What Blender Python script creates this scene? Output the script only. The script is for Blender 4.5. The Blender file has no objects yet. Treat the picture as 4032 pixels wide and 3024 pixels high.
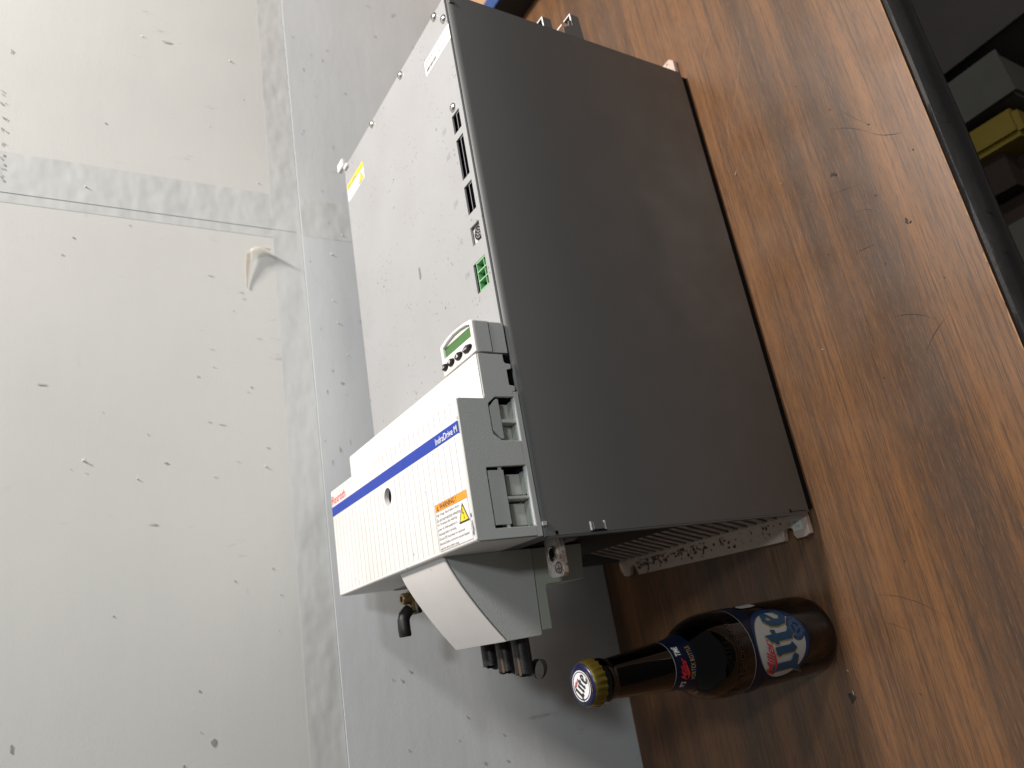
import bpy, bmesh, math, random
from mathutils import Vector, Matrix

random.seed(7)
scene = bpy.context.scene
COL = scene.collection

# ------------------------------------------------------------------ camera
cam_d = bpy.data.cameras.new('camera')
cam = bpy.data.objects.new('camera', cam_d)
COL.objects.link(cam)
RX = Vector((-0.165275, -0.507793, -0.845476))     # picture right in the room (the phone was held sideways)
RD = Vector((-0.934585, 0.354457, -0.030192))      # picture down
RF = Vector((0.315016, 0.785179, -0.533159))       # viewing direction
m = Matrix((RX, -RD, -RF)).transposed().to_4x4()
m.translation = Vector((-0.055145, -0.387918, 0.533299))
cam.matrix_world = m
cam_d.sensor_fit = 'HORIZONTAL'
cam_d.sensor_width = 36.0
cam_d.lens = 26.456
cam_d.clip_start = 0.02
cam_d.clip_end = 50
cam_d.dof.use_dof = True           # small phone lens: far things go slightly soft
cam_d.dof.focus_distance = 0.53
cam_d.dof.aperture_fstop = 7.5
scene.camera = cam

# ------------------------------------------------------------------ world and lamps
world = bpy.data.worlds.new('World')
scene.world = world
world.use_nodes = True
bg = world.node_tree.nodes['Background']
bg.inputs[0].default_value = (1.0, 0.98, 0.96, 1)
bg.inputs[1].default_value = 0.09

def lamp(name, loc, target, size, energy, color):
    d = bpy.data.lights.new(name, 'AREA')
    d.shape = 'RECTANGLE'
    d.size, d.size_y = size
    d.energy = energy
    d.color = color
    o = bpy.data.objects.new(name, d)
    COL.objects.link(o)
    o.location = loc
    o.rotation_euler = (Vector(target) - Vector(loc)).to_track_quat('-Z', 'Y').to_euler()
    return o

lamp('ceiling_lamp', (0.98, -0.06, 1.55), (0.2, 0.12, 0.1), (0.16, 0.16), 36, (1.0, 0.92, 0.85))
lamp('front_lamp', (0.40, -1.28, 1.66), (0.12, 0.2, 0.2), (0.13, 0.13), 8.5, (0.93, 0.97, 1.0))
lamp('side_lamp', (1.20, -0.92, 1.62), (0.12, 0.2, 0.2), (0.16, 0.16), 9, (0.97, 0.98, 1.0))

scene.view_settings.view_transform = 'Standard'
scene.view_settings.look = 'None'
scene.view_settings.exposure = -0.1
scene.view_settings.gamma = 1.0
scene.render.engine = 'CYCLES'

# ------------------------------------------------------------------ materials
MATS = {}
class NT:
    """small node-tree helper"""
    def __init__(s, name):
        s.m = bpy.data.materials.new(name)
        s.m.use_nodes = True
        s.t = s.m.node_tree
        s.b = s.t.nodes['Principled BSDF']
        MATS[name] = s.m
    def n(s, typ, **kw):
        nd = s.t.nodes.new(typ)
        for k, v in kw.items():
            if k.startswith('i_'):
                key = k[2:].replace('_', ' ')
                nd.inputs[key].default_value = v
            else:
                setattr(nd, k, v)
        return nd
    def l(s, a, b): s.t.links.new(a, b)
    def co(s, scale=(1, 1, 1), rot=(0, 0, 0)):
        tc = s.n('ShaderNodeTexCoord')
        mp = s.n('ShaderNodeMapping')
        mp.inputs['Scale'].default_value = scale
        mp.inputs['Rotation'].default_value = rot
        s.l(tc.outputs['Object'], mp.inputs['Vector'])
        return mp.outputs['Vector']
    def noise(s, vec, scale, detail=4, rough=0.55):
        nd = s.n('ShaderNodeTexNoise')
        nd.inputs['Scale'].default_value = scale
        nd.inputs['Detail'].default_value = detail
        nd.inputs['Roughness'].default_value = rough
        s.l(vec, nd.inputs['Vector'])
        return nd.outputs['Fac']
    def ramp(s, fac, stops, interp='LINEAR'):
        nd = s.n('ShaderNodeValToRGB')
        cr = nd.color_ramp
        cr.interpolation = interp
        while len(cr.elements) < len(stops): cr.elements.new(0.5)
        for e, (p, c) in zip(cr.elements, stops):
            e.position = p
            e.color = (c, c, c, 1) if not isinstance(c, tuple) else (*c, 1)
        s.l(fac, nd.inputs[0])
        return nd.outputs[0]
    def mix(s, fac, a, b, mode='MIX'):
        nd = s.n('ShaderNodeMix', data_type='RGBA', blend_type=mode)
        if isinstance(fac, (int, float)): nd.inputs[0].default_value = fac
        else: s.l(fac, nd.inputs[0])
        for v, sock in ((a, nd.inputs[6]), (b, nd.inputs[7])):
            if isinstance(v, tuple): sock.default_value = (*v, 1)
            else: s.l(v, sock)
        return nd.outputs[2]
    def bump(s, h, strength, dist):
        nd = s.n('ShaderNodeBump')
        nd.inputs['Strength'].default_value = strength
        nd.inputs['Distance'].default_value = dist
        s.l(h, nd.inputs['Height'])
        s.l(nd.outputs[0], s.b.inputs['Normal'])
    def base(s, c):
        if isinstance(c, tuple): s.b.inputs['Base Color'].default_value = (*c, 1)
        else: s.l(c, s.b.inputs['Base Color'])
    def set(s, rough=None, metal=None, spec=None, trans=None, ior=None, coat=None, alpha=None):
        for k, v in (('Roughness', rough), ('Metallic', metal), ('Specular IOR Level', spec),
                     ('Transmission Weight', trans), ('IOR', ior), ('Coat Weight', coat), ('Alpha', alpha)):
            if v is None: continue
            if isinstance(v, (int, float)): s.b.inputs[k].default_value = v
            else: s.l(v, s.b.inputs[k])
        return s

def plain(name, c, rough=0.5, metal=0.0, var=0.12, scale=60, spec=0.5, bump=0.0):
    t = NT(name)
    v = t.co()
    n = t.noise(v, scale)
    t.base(t.mix(n, tuple(x * (1 - var) for x in c), tuple(min(1, x * (1 + var)) for x in c)))
    t.set(rough, metal, spec)
    if bump: t.bump(t.noise(v, 900, 2), bump, 0.0005)
    return t.m

def speckled(name, c, dirt, rough, amount=0.5, spec=0.5, density=0.22):
    """painted surface carrying small grime specks and faint stains"""
    t = NT(name)
    v = t.co()
    vo = t.n('ShaderNodeTexVoronoi'); vo.inputs['Scale'].default_value = 230
    vo.inputs['Randomness'].default_value = 1
    t.l(v, vo.inputs['Vector'])
    dots = t.ramp(vo.outputs['Distance'], [(0.0, 1.0), (density * 0.6, 1.0), (density, 0.0)])
    zone = t.ramp(t.noise(v, 26, 5, 0.65), [(0.47, 0.0), (0.62, 1.0)])
    mul = t.mix(1.0, dots, zone, 'MULTIPLY')
    vo2 = t.n('ShaderNodeTexVoronoi'); vo2.inputs['Scale'].default_value = 75
    t.l(v, vo2.inputs['Vector'])
    big = t.ramp(vo2.outputs['Distance'], [(0.0, 1.0), (0.075, 1.0), (0.11, 0.0)])
    zone2 = t.ramp(t.noise(v, 40, 3), [(0.52, 0.0), (0.6, 1.0)])
    mul2 = t.mix(1.0, big, zone2, 'MULTIPLY')
    tot = t.mix(1.0, mul, mul2, 'ADD')
    soft = t.noise(v, 14, 5, 0.6)
    base = t.mix(t.ramp(soft, [(0.3, 0.0), (0.75, 1.0)]), c, tuple(x * y for x, y in zip(c, (0.9, 0.885, 0.86))))
    sc = t.n('ShaderNodeMath', operation='MULTIPLY'); sc.inputs[1].default_value = amount
    t.l(tot, sc.inputs[0])
    t.base(t.mix(sc.outputs[0], base, dirt))
    t.set(rough, 0.0, spec)
    t.bump(t.noise(v, 1500, 2), 0.08, 0.0003)
    return t.m

speckled('panel_grey', (0.37, 0.378, 0.39), (0.13, 0.12, 0.11), 0.42, 0.75, 0.5, 0.24)
speckled('cover_white', (0.78, 0.775, 0.765), (0.22, 0.2, 0.19), 0.45, 0.55, 0.4, 0.18)
speckled('curved_white', (0.76, 0.75, 0.74), (0.35, 0.31, 0.28), 0.5, 0.45, 0.4, 0.14)
plain('plastic_grey', (0.5, 0.52, 0.5), 0.5, 0, 0.05, 40, 0.4, 0.25)
plain('plastic_green_grey', (0.44, 0.475, 0.41), 0.5, 0, 0.06, 40, 0.4)
plain('plastic_light', (0.62, 0.63, 0.58), 0.5, 0, 0.05, 60, 0.4)
plain('lit_lip', (0.74, 0.76, 0.76), 0.4, 0, 0.04, 60)  # paler than the grey plastic: light on the lip's top put into the colour
plain('cavity_black', (0.006, 0.006, 0.006), 0.8, 0, 0.1, 60, 0.08)
plain('rubber_black', (0.013, 0.0125, 0.013), 0.42, 0, 0.4, 150, 0.5, 0.3)
plain('copper_sleeve', (0.045, 0.03, 0.024), 0.45, 0, 0.6, 200, 0.5, 0.3)
plain('black_plastic', (0.010, 0.010, 0.010), 0.55, 0, 0.2, 80, 0.25)
plain('grime_brown', (0.085, 0.042, 0.022), 0.8)
plain('worn_bronze', (0.09, 0.05, 0.032), 0.5)
plain('glass_letters', (0.012, 0.006, 0.004), 0.12, 0, 0.1, 60, 0.8)
plain('bottle_steel', (0.05, 0.09, 0.15), 0.4, 0, 0.3, 400, 0.18)
plain('groove_shade', (0.5, 0.49, 0.48), 0.7)  # darker tone on the groove floors, standing in for their shade
plain('pin_metal', (0.5, 0.48, 0.45), 0.3, 1.0)
plain('zinc', (0.62, 0.61, 0.58), 0.3, 1.0, 0.2, 150)
plain('brassy', (0.45, 0.33, 0.18), 0.35, 1.0, 0.4, 180)
plain('connector_green', (0.045, 0.2, 0.05), 0.4, 0, 0.1)
plain('connector_rim', (0.22, 0.5, 0.24), 0.4, 0, 0.1)
plain('socket_grey', (0.25, 0.24, 0.26), 0.5)
plain('screen_green', (0.06, 0.17, 0.045), 0.25, 0, 0.06, 60)
plain('stripe_blue', (0.009, 0.042, 0.36), 0.4, 0, 0.1, 90)
plain('ink_red', (0.62, 0.035, 0.035), 0.5)
plain('ink_white', (0.8, 0.8, 0.82), 0.5)
plain('ink_black', (0.03, 0.03, 0.032), 0.5)
plain('ink_grey', (0.2, 0.2, 0.2), 0.5)
plain('ink_light_grey', (0.3, 0.3, 0.31), 0.5)
plain('label_white', (0.8, 0.79, 0.78), 0.45)
plain('label_orange', (0.85, 0.33, 0.02), 0.45)
plain('label_yellow', (0.85, 0.66, 0.02), 0.45)
plain('sticker_pale', (0.55, 0.6, 0.52), 0.55)
plain('fan_blue', (0.02, 0.06, 0.2), 0.5)
plain('carton_grey', (0.085, 0.082, 0.068), 0.8, 0, 0.25, 20)
plain('carton_brown', (0.06, 0.05, 0.044), 0.8, 0, 0.25, 20)
plain('bin_yellow', (0.2, 0.14, 0.012), 0.6, 0, 0.2, 20)
plain('rust_dark', (0.03, 0.016, 0.009), 0.8, 0, 0.4, 30)
plain('floor_dark', (0.05, 0.048, 0.045), 0.85, 0, 0.3, 10)
plain('tan_card', (0.42, 0.26, 0.15), 0.7)
plain('paper_torn', (0.78, 0.74, 0.68), 0.8, 0, 0.15, 200)
plain('smudge', (0.34, 0.325, 0.29), 0.8, 0, 0.4, 300)
plain('smudge_pale', (0.5, 0.485, 0.435), 0.8, 0, 0.3, 300)
plain('chip_dark', (0.03, 0.026, 0.024), 0.7)
plain('chip_pale', (0.35, 0.28, 0.22), 0.7)
plain('particle_core', (0.32, 0.19, 0.1), 0.8, 0, 0.3, 400)
plain('cap_gold', (0.17, 0.13, 0.02), 0.36, 0.7, 0.25, 300)
plain('cap_blue', (0.016, 0.018, 0.065), 0.3, 0.2, 0.2, 200)
plain('bottle_navy', (0.004, 0.008, 0.024), 0.35, 0, 0.2, 100, 0.18)
plain('bottle_blue', (0.008, 0.032, 0.095), 0.35, 0, 0.3, 100, 0.18)
plain('bottle_teal', (0.02, 0.065, 0.12), 0.35, 0, 0.25, 100, 0.18)
plain('bottle_gold', (0.35, 0.24, 0.06), 0.4, 0.2)
speckled('bottle_silver', (0.4, 0.41, 0.39), (0.14, 0.12, 0.1), 0.4, 0.7, 0.5, 0.2)
plain('bottle_red', (0.5, 0.02, 0.03), 0.4)

# dark grey powder coat of the side panels
t = NT('side_dark'); v = t.co()
n = t.noise(v, 9, 4)
t.base(t.mix(n, (0.128, 0.131, 0.129), (0.146, 0.147, 0.144)))
t.set(t.ramp(t.noise(v, 30, 4), [(0.3, 0.42), (0.8, 0.55)]), 0, 0.45)
t.bump(t.noise(v, 1300, 2), 0.15, 0.0004)

# galvanised plate, dusty and spotted
t = NT('galvanised'); v = t.co()
n1 = t.noise(v, 90, 5, 0.7)
n2 = t.noise(v, 35, 4)
spots = t.ramp(t.noise(v, 260, 3, 0.6), [(0.6, 0.0), (0.68, 1.0)])
zone = t.ramp(n2, [(0.42, 0.0), (0.6, 1.0)])
f = t.mix(1.0, spots, zone, 'MULTIPLY')
c = t.mix(n1, (0.5, 0.395, 0.335), (0.63, 0.51, 0.44))
t.base(t.mix(f, c, (0.04, 0.022, 0.012)))
t.set(0.55, 0.25, 0.4)
t.bump(n1, 0.2, 0.0006)

# heat sink fins with fine cross ridges and dust
t = NT('fin_metal'); v = t.co()
w = t.n('ShaderNodeTexWave', wave_type='BANDS', bands_direction='Z')
w.inputs['Scale'].default_value = 260; w.inputs['Distortion'].default_value = 0.3
t.l(v, w.inputs['Vector'])
dust = t.noise(v, 60, 5, 0.7)
c = t.mix(t.ramp(dust, [(0.35, 0.0), (0.7, 1.0)]), (0.72, 0.6, 0.52), (0.3, 0.19, 0.13))
t.base(t.mix(t.ramp(w.outputs['Fac'], [(0.3, 0.0), (0.6, 1.0)]), (0.07, 0.05, 0.04), c))
t.set(0.6, 0.2)
t.bump(w.outputs['Fac'], 0.5, 0.001)

# bracket: zinc with brown grime
t = NT('bracket_zinc'); v = t.co()
n1 = t.noise(v, 70, 5, 0.65); sp = t.ramp(t.noise(v, 500, 3), [(0.62, 0.0), (0.68, 1.0)])
c = t.mix(t.ramp(n1, [(0.45, 0.0), (0.68, 1.0)]), (0.8, 0.74, 0.72), (0.42, 0.28, 0.19))
t.base(t.mix(sp, c, (0.06, 0.03, 0.02)))
t.set(0.45, 0.3)

# walnut laminate
t = NT('walnut_laminate')
v = t.co((1, 1, 1))
vb = t.co((0.55, 13, 1)); band = t.noise(vb, 1.9, 5, 0.55)
vm = t.co((1.5, 52, 1)); mid = t.noise(vm, 2.0, 6, 0.6)
vf = t.co((5.0, 300, 1)); fine = t.noise(vf, 2.0, 4, 0.65)
vp = t.co((45, 900, 1)); pore = t.noise(vp, 2.0, 3, 0.6)
c = t.ramp(band, [(0.30, (0.07, 0.041, 0.026)), (0.43, (0.118, 0.06, 0.029)), (0.55, (0.195, 0.09, 0.035)), (0.72, (0.155, 0.076, 0.034))])
c = t.mix(t.ramp(mid, [(0.34, 0.4), (0.52, 0.0)]), c, (0.07, 0.048, 0.036))
c = t.mix(t.ramp(mid, [(0.54, 0.0), (0.76, 0.35)]), c, (0.27, 0.135, 0.062))
c = t.mix(t.ramp(fine, [(0.38, 0.62), (0.5, 0.0)]), c, (0.05, 0.033, 0.026))
c = t.mix(t.ramp(pore, [(0.36, 0.6), (0.46, 0.0)]), c, (0.06, 0.038, 0.028))
c = t.mix(t.ramp(pore, [(0.54, 0.0), (0.66, 0.4)]), c, (0.235, 0.118, 0.053))
haze = t.noise(v, 9, 5, 0.6)
c = t.mix(t.ramp(haze, [(0.48, 0.0), (0.8, 0.12)]), c, (0.2, 0.145, 0.11))
t.base(c)
t.set(t.ramp(t.noise(v, 22, 4), [(0.3, 0.3), (0.75, 0.46)]), 0, 0.45)
hh = t.mix(0.5, fine, t.noise(v, 1400, 2))
t.bump(hh, 0.16, 0.0004)

# black vinyl edge
t = NT('edge_vinyl'); v = t.co((8, 40, 40))
t.base(t.mix(t.noise(v, 6, 4), (0.01, 0.01, 0.0105), (0.022, 0.021, 0.021)))
t.set(t.ramp(t.noise(v, 9, 4), [(0.3, 0.16), (0.75, 0.3)]), 0, 0.6)
t.bump(t.noise(t.co(), 160, 4), 0.25, 0.0012)

def board(name, c1, c2, stain, wave):
    t = NT(name); v = t.co()
    n1 = t.noise(v, 4, 5, 0.6)
    c = t.mix(t.ramp(n1, [(0.3, 0.0), (0.7, 1.0)]), c1, c2)
    vs = t.co((90, 90, 22)); st = t.noise(vs, 1.0, 5, 0.75)
    zone = t.ramp(t.noise(v, 6, 4, 0.6), [(0.45, 0.0), (0.62, 1.0)])
    f = t.mix(1.0, t.ramp(st, [(0.64, 0.0), (0.76, 0.55)]), zone, 'MULTIPLY')
    c = t.mix(f, c, stain)
    vx = t.co((22, 90, 120)); sx = t.noise(vx, 1.0, 5, 0.75)
    f2 = t.mix(1.0, t.ramp(sx, [(0.66, 0.0), (0.78, 0.4)]), zone, 'MULTIPLY')
    c = t.mix(f2, c, stain)
    t.base(c)
    t.set(0.6, 0, 0.3)
    fib = t.noise(v, 420, 4, 0.65)
    w = t.noise(t.co((1, 1, 3)), 7, 3)
    hsum = t.n('ShaderNodeMath', operation='MULTIPLY_ADD'); hsum.inputs[1].default_value = wave
    t.l(w, hsum.inputs[0]); t.l(fib, hsum.inputs[2])
    t.bump(hsum.outputs[0], 0.2, 0.0005)
board('board_upper', (0.685, 0.69, 0.665), (0.635, 0.642, 0.62), (0.25, 0.24, 0.2), 3.0)
board('board_lower', (0.67, 0.7, 0.71), (0.6, 0.63, 0.645), (0.2, 0.19, 0.165), 7.0)

t = NT('clear_tape'); v = t.co()
t.base(t.mix(t.noise(v, 9, 3), (0.60, 0.62, 0.615), (0.66, 0.675, 0.665)))
t.set(0.3, 0, 0.5, coat=0.25)
t.bump(t.noise(t.co((1, 1, 1.6)), 22, 2), 0.45, 0.004)

# amber glass
t = NT('amber_glass')
t.base((0.005, 0.0014, 0.0005))
t.set(0.06, 0, 0.16, 1.0, 1.5)
v = t.co()
t.set(t.ramp(t.noise(v, 120, 5, 0.7), [(0.45, 0.02), (0.75, 0.1)]))

M = MATS

# ------------------------------------------------------------------ mesh helpers
OFF = {}
def root(name, loc, label, cat, group=None):
    o = bpy.data.objects.new(name, None)
    o.empty_display_size = 0.02
    COL.objects.link(o)
    o.location = loc
    o['label'] = label; o['category'] = cat
    if group: o['group'] = group
    OFF[o.name] = Vector(loc)
    return o

def link(name, bm, mat, parent=None, smooth=False, bevel=0.0, seg=2, sharp=0.6):
    if bevel:
        bmesh.ops.remove_doubles(bm, verts=bm.verts, dist=1e-6)
        es = [e for e in bm.edges if len(e.link_faces) == 2 and e.calc_face_angle(0) > 0.5]
        bmesh.ops.bevel(bm, geom=es, offset=bevel, segments=seg, affect='EDGES', clamp_overlap=True)
    off = OFF[parent.name] if parent else Vector((0, 0, 0))
    for vtx in bm.verts: vtx.co -= off
    me = bpy.data.meshes.new(name)
    bm.normal_update()
    if smooth:
        for f_ in bm.faces: f_.smooth = True
        for e in bm.edges:
            if len(e.link_faces) == 2 and e.calc_face_angle(0) > sharp: e.smooth = False
    bm.to_mesh(me); bm.free()
    me.materials.append(M[mat])
    o = bpy.data.objects.new(name, me)
    COL.objects.link(o)
    if parent:
        o.parent = parent
        OFF[o.name] = off
    return o

def box(bm, x0, x1, y0, y1, z0, z1, xf=None):
    vs = [bm.verts.new((x, y, z)) for x in (x0, x1) for y in (y0, y1) for z in (z0, z1)]
    if xf:
        for v_ in vs: v_.co = xf(v_.co)
    q = [(0, 1, 3, 2), (4, 6, 7, 5), (0, 4, 5, 1), (2, 3, 7, 6), (0, 2, 6, 4), (1, 5, 7, 3)]
    for f_ in q: bm.faces.new([vs[i] for i in f_])
    return vs

def B(name, ext, mat, parent, bevel=0.0, smooth=False):
    bm = bmesh.new(); box(bm, *ext)
    return link(name, bm, mat, parent, smooth or bevel > 0, bevel)

def lathe(bm, prof, c=(0, 0, 0), axis='z', n=48, cap=True):
    rings = []
    for r, h in prof:
        ring = []
        for i in range(n):
            a = 2 * math.pi * i / n
            if axis == 'z': p = (c[0] + r * math.cos(a), c[1] + r * math.sin(a), c[2] + h)
            elif axis == 'x': p = (c[0] + h, c[1] + r * math.cos(a), c[2] + r * math.sin(a))
            else: p = (c[0] + r * math.sin(a), c[1] + h, c[2] + r * math.cos(a))
            ring.append(bm.verts.new(p))
        rings.append(ring)
    for a, b in zip(rings, rings[1:]):
        for i in range(n):
            bm.faces.new((a[i], a[(i + 1) % n], b[(i + 1) % n], b[i]))
    if cap:
        bm.faces.new(list(reversed(rings[0]))); bm.faces.new(rings[-1])
    bmesh.ops.recalc_face_normals(bm, faces=bm.faces)

def flat2d(polys, thick=0.0, bevel=0.0):
    """filled 2-D outlines (later outlines inside the first become holes) -> mesh data in u,v,w"""
    cu = bpy.data.curves.new('c', 'CURVE'); cu.dimensions = '2D'; cu.fill_mode = 'BOTH'
    S = 1000.0
    cu.extrude = thick * S / 2
    if bevel:
        cu.bevel_depth = bevel * S; cu.bevel_resolution = 1; cu.offset = -bevel * S
    for p in polys:
        sp = cu.splines.new('POLY'); sp.points.add(len(p) - 1)
        for i, q in enumerate(p): sp.points[i].co = (q[0] * S, q[1] * S, 0, 1)
        sp.use_cyclic_u = True
    return curve_data(cu, S)

def curve_data(cu, S=1.0):
    o = bpy.data.objects.new('tmp', cu); COL.objects.link(o)
    me = o.to_mesh()
    vs = [tuple(c / S for c in v_.co) for v_ in me.vertices]
    fs = [tuple(p.vertices) for p in me.polygons]
    o.to_mesh_clear()
    bpy.data.objects.remove(o); bpy.data.curves.remove(cu)
    return vs, fs

def text2d(s, w=None, h=None, shear=0.0, spacing=1.0, bold=0.0):
    cu = bpy.data.curves.new('t', 'FONT'); cu.body = s; cu.size = 100; cu.resolution_u = 3
    cu.shear = shear; cu.space_character = spacing; cu.fill_mode = 'FRONT'; cu.offset = bold
    cu.extrude = 0
    vs, fs = curve_data(cu)
    x0 = min(a[0] for a in vs); x1 = max(a[0] for a in vs)
    y0 = min(a[1] for a in vs); y1 = max(a[1] for a in vs)
    sy = h / (y1 - y0) if h else None
    sx = w / (x1 - x0) if w else sy
    if sy is None: sy = sx
    return [((a[0] - x0) * sx, (a[1] - y0) * sy, 0) for a in vs], fs

def add(bm, data, fn):
    vs, fs = data
    nv = [bm.verts.new(fn(*v_)) for v_ in vs]
    for f_ in fs:
        if len(set(f_)) > 2:
            try: bm.faces.new([nv[i] for i in f_])
            except ValueError: pass

def FX(x0, y0, z):      # writing on an upward face: reads towards the near side (-y), its top towards +x
    return lambda u, v, w=0: (x0 + v, y0 - u, z + w)
def UP(z): return lambda u, v, w=0: (u, v, z + w)          # outlines given as x,y
def SIDE(y): return lambda u, v, w=0: (u, y + w, v)        # outlines given as x,z

def plate(name, polys, fn, thick, mat, parent, bevel=0.0, smooth=False):
    bm = bmesh.new(); add(bm, flat2d(polys, thick, bevel), fn)
    bmesh.ops.remove_doubles(bm, verts=bm.verts, dist=1e-7)
    bmesh.ops.recalc_face_normals(bm, faces=bm.faces)
    return link(name, bm, mat, parent, smooth)

def ell(cx, cy, rx, ry, n=32, a0=0, a1=2 * math.pi):
    full = abs(a1 - a0 - 2 * math.pi) < 1e-6
    return [(cx + rx * math.cos(a0 + (a1 - a0) * i / (n if full else n - 1)), cy + ry * math.sin(a0 + (a1 - a0) * i / (n if full else n - 1))) for i in range(n)]
def rect(x0, x1, y0, y1): return [(x0, y0), (x1, y0), (x1, y1), (x0, y1)]
def ragged(cx, cy, rx, ry, n=12, j=0.35, rot=0.0):
    out = []
    for i in range(n):
        a = 2 * math.pi * i / n; k = 1 + random.uniform(-j, j)
        u, v_ = rx * k * math.cos(a), ry * k * math.sin(a)
        out.append((cx + u * math.cos(rot) - v_ * math.sin(rot), cy + u * math.sin(rot) + v_ * math.cos(rot)))
    return out
def tube(bm, pts, r, n=8, cap=True):
    pts = [Vector(p) for p in pts]; rings = []
    up = None
    for i, p in enumerate(pts):
        d = (pts[min(i + 1, len(pts) - 1)] - pts[max(i - 1, 0)]).normalized()
        if up is None: up = d.orthogonal().normalized()
        up = (up - d * up.dot(d)).normalized(); sd = d.cross(up)
        rr = r[i] if isinstance(r, (list, tuple)) else r
        rings.append([bm.verts.new(p + (up * math.cos(2 * math.pi * k / n) + sd * math.sin(2 * math.pi * k / n)) * rr) for k in range(n)])
    for a, b in zip(rings, rings[1:]):
        for k in range(n): bm.faces.new((a[k], a[(k + 1) % n], b[(k + 1) % n], b[k]))
    if cap:
        bm.faces.new(list(reversed(rings[0]))); bm.faces.new(rings[-1])

# ------------------------------------------------------------------ the setting: floor, table, backdrop
bm = bmesh.new(); box(bm, -2.5, 3.5, -3.0, 2.5, -0.78, -0.74)
fl = link('floor', bm, 'floor_dark'); fl['kind'] = 'structure'

TB = root('table', (0.3, 0.1, -0.74), 'brown walnut laminate table with black vinyl edge band', 'table')
B('tabletop', (-0.95, 1.5, -0.184, 0.62, -0.029, 0.0), 'walnut_laminate', TB)
# rounded vinyl edge band, slightly proud along its outer face
bm = bmesh.new()
prof = [(-0.1845, -0.0008), (-0.1862, 0.0006), (-0.1885, 0.0008), (-0.1915, -0.0012), (-0.1942, -0.005), (-0.1957, -0.010),
        (-0.196, -0.016), (-0.1955, -0.022), (-0.193, -0.028), (-0.189, -0.031), (-0.1845, -0.0315)]
prev = None
NX = 120
for i in range(NX + 1):
    x = -0.95 + 2.45 * i / NX
    ring = []
    for y, z in prof:
        wob = 0.0004 * math.sin(x * 37 + z * 200) + random.uniform(-.00012, .00012)
        ring.append(bm.verts.new((x, y + (wob if y < -0.1865 else 0), z)))
    if prev:
        for k in range(len(prof) - 1): bm.faces.new((prev[k], prev[k + 1], ring[k + 1], ring[k]))
    prev = ring
bmesh.ops.recalc_face_normals(bm, faces=bm.faces)
ed = link('edge_band', bm, 'edge_vinyl', TB, True)
for x, y in ((0.13, -0.1935), (0.19, -0.192), (0.235, -0.1925), (0.09, -0.1935), (0.28, -0.1905), (0.16, -0.1945)):
    bm = bmesh.new()
    add(bm, flat2d([ragged(x, y, 0.002, 0.0007, 9, 0.5, random.uniform(0.3, 1.2))]), UP(-0.0009 if y > -0.192 else -0.0031))
    link('nick', bm, 'cavity_black', ed)
for x, y in ((-0.9, 0.55), (1.45, 0.55), (-0.9, -0.1), (1.45, -0.1)):
    B('leg', (x - .02, x + .02, y - .02, y + .02, -0.74, -0.029), 'black_plastic', TB)
# laminate edge chipped along the band: pale core shows
bm = bmesh.new()
x = -0.5
while x < 0.9:
    L_ = random.uniform(0.008, 0.035)
    w_ = random.uniform(0.0004, 0.0013)
    add(bm, flat2d([[(x, -0.1841), (x + L_, -0.1841), (x + L_ * .8, -0.1841 + w_), (x + L_ * .4, -0.1841 + w_ * .6), (x + L_ * .2, -0.1841 + w_)]]), UP(0.0003))
    x += L_ + random.uniform(0.0, 0.015)
link('chipped_edge', bm, 'particle_core', TB)
for x, y, r in ((.2492, -.105, .0024), (.1817, -.1449, .0022), (.2125, -.1308, .001), (.2677, -.144, .0009), (.2283, -.1666, .0007),
                (-.1406, .0152, .0036), (.16, -.12, .0006), (.13, -.155, .0008), (.3, -.12, .0007), (.34, -.1, .0006), (.19, -.08, .0006), (.08, -.09, .0007), (-.05, -.06, .0009), (-.14, -.04, .0008)):
    for k in range(3 if r > .002 else 1):
        bm = bmesh.new()
        add(bm, flat2d([ragged(x + random.uniform(-r, r) * .7 * k, y + random.uniform(-r, r) * .5 * k, r * (1 if k == 0 else .45), r * .55 * (1 if k == 0 else .45), 11, 0.45, random.uniform(0, 3))]), UP(0.0004 + 0.00012 * k))
        link('chip', bm, 'chip_dark', TB)
for x, y, r in ((.307, -.021, .0012), (-.1214, .0129, .0008), (.27, -.06, .0006), (.12, -.05, .0007), (-.1375, .0135, .0012)):
    bm = bmesh.new(); add(bm, flat2d([ragged(x, y, r * 1.6, r * .5, 9, 0.4, random.uniform(0, 3))]), UP(0.0009)); link('chip', bm, 'chip_pale', TB)
def scratch(p0, p1, bend, w, mat='chip_dark'):
    bm = bmesh.new(); n = 14; pr = None
    d = Vector((p1[0] - p0[0], p1[1] - p0[1], 0)); nn = Vector((-d.y, d.x, 0)).normalized()
    for i in range(n + 1):
        s_ = i / n
        c = Vector((p0[0], p0[1], 0.00035)) + d * s_ + nn * (bend * math.sin(s_ * math.pi) + random.uniform(-.0002, .0002))
        ww = w * math.sin(max(.08, s_) * math.pi * .97) * random.uniform(.5, 1)
        a, b = bm.verts.new(c + nn * ww), bm.verts.new(c - nn * ww)
        if pr: bm.faces.new((pr[0], pr[1], b, a))
        pr = (a, b)
    link('scratch', bm, mat, TB)
for a, b, c, w in (((.285, -.115), (.262, -.142), .002, .00016), ((.262, -.142), (.245, -.165), -.002, .00018), ((.3, -.125), (.268, -.144), -.001, .00014),
                   ((.235, -.09), (.228, -.122), .001, .0001), ((.12, -.11), (.105, -.14), .003, .00022), ((.105, -.15), (.085, -.125), -.002, .00018),
                   ((.21, -.11), (.195, -.13), .004, .00012), ((.18, -.1), (.178, -.118), 0, .00018), ((-.07, -.03), (-.09, -.075), .004, .00022), ((-.09, -.03), (-.1, -.05), .001, .00016)):
    scratch(a, b, c, w)
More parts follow.
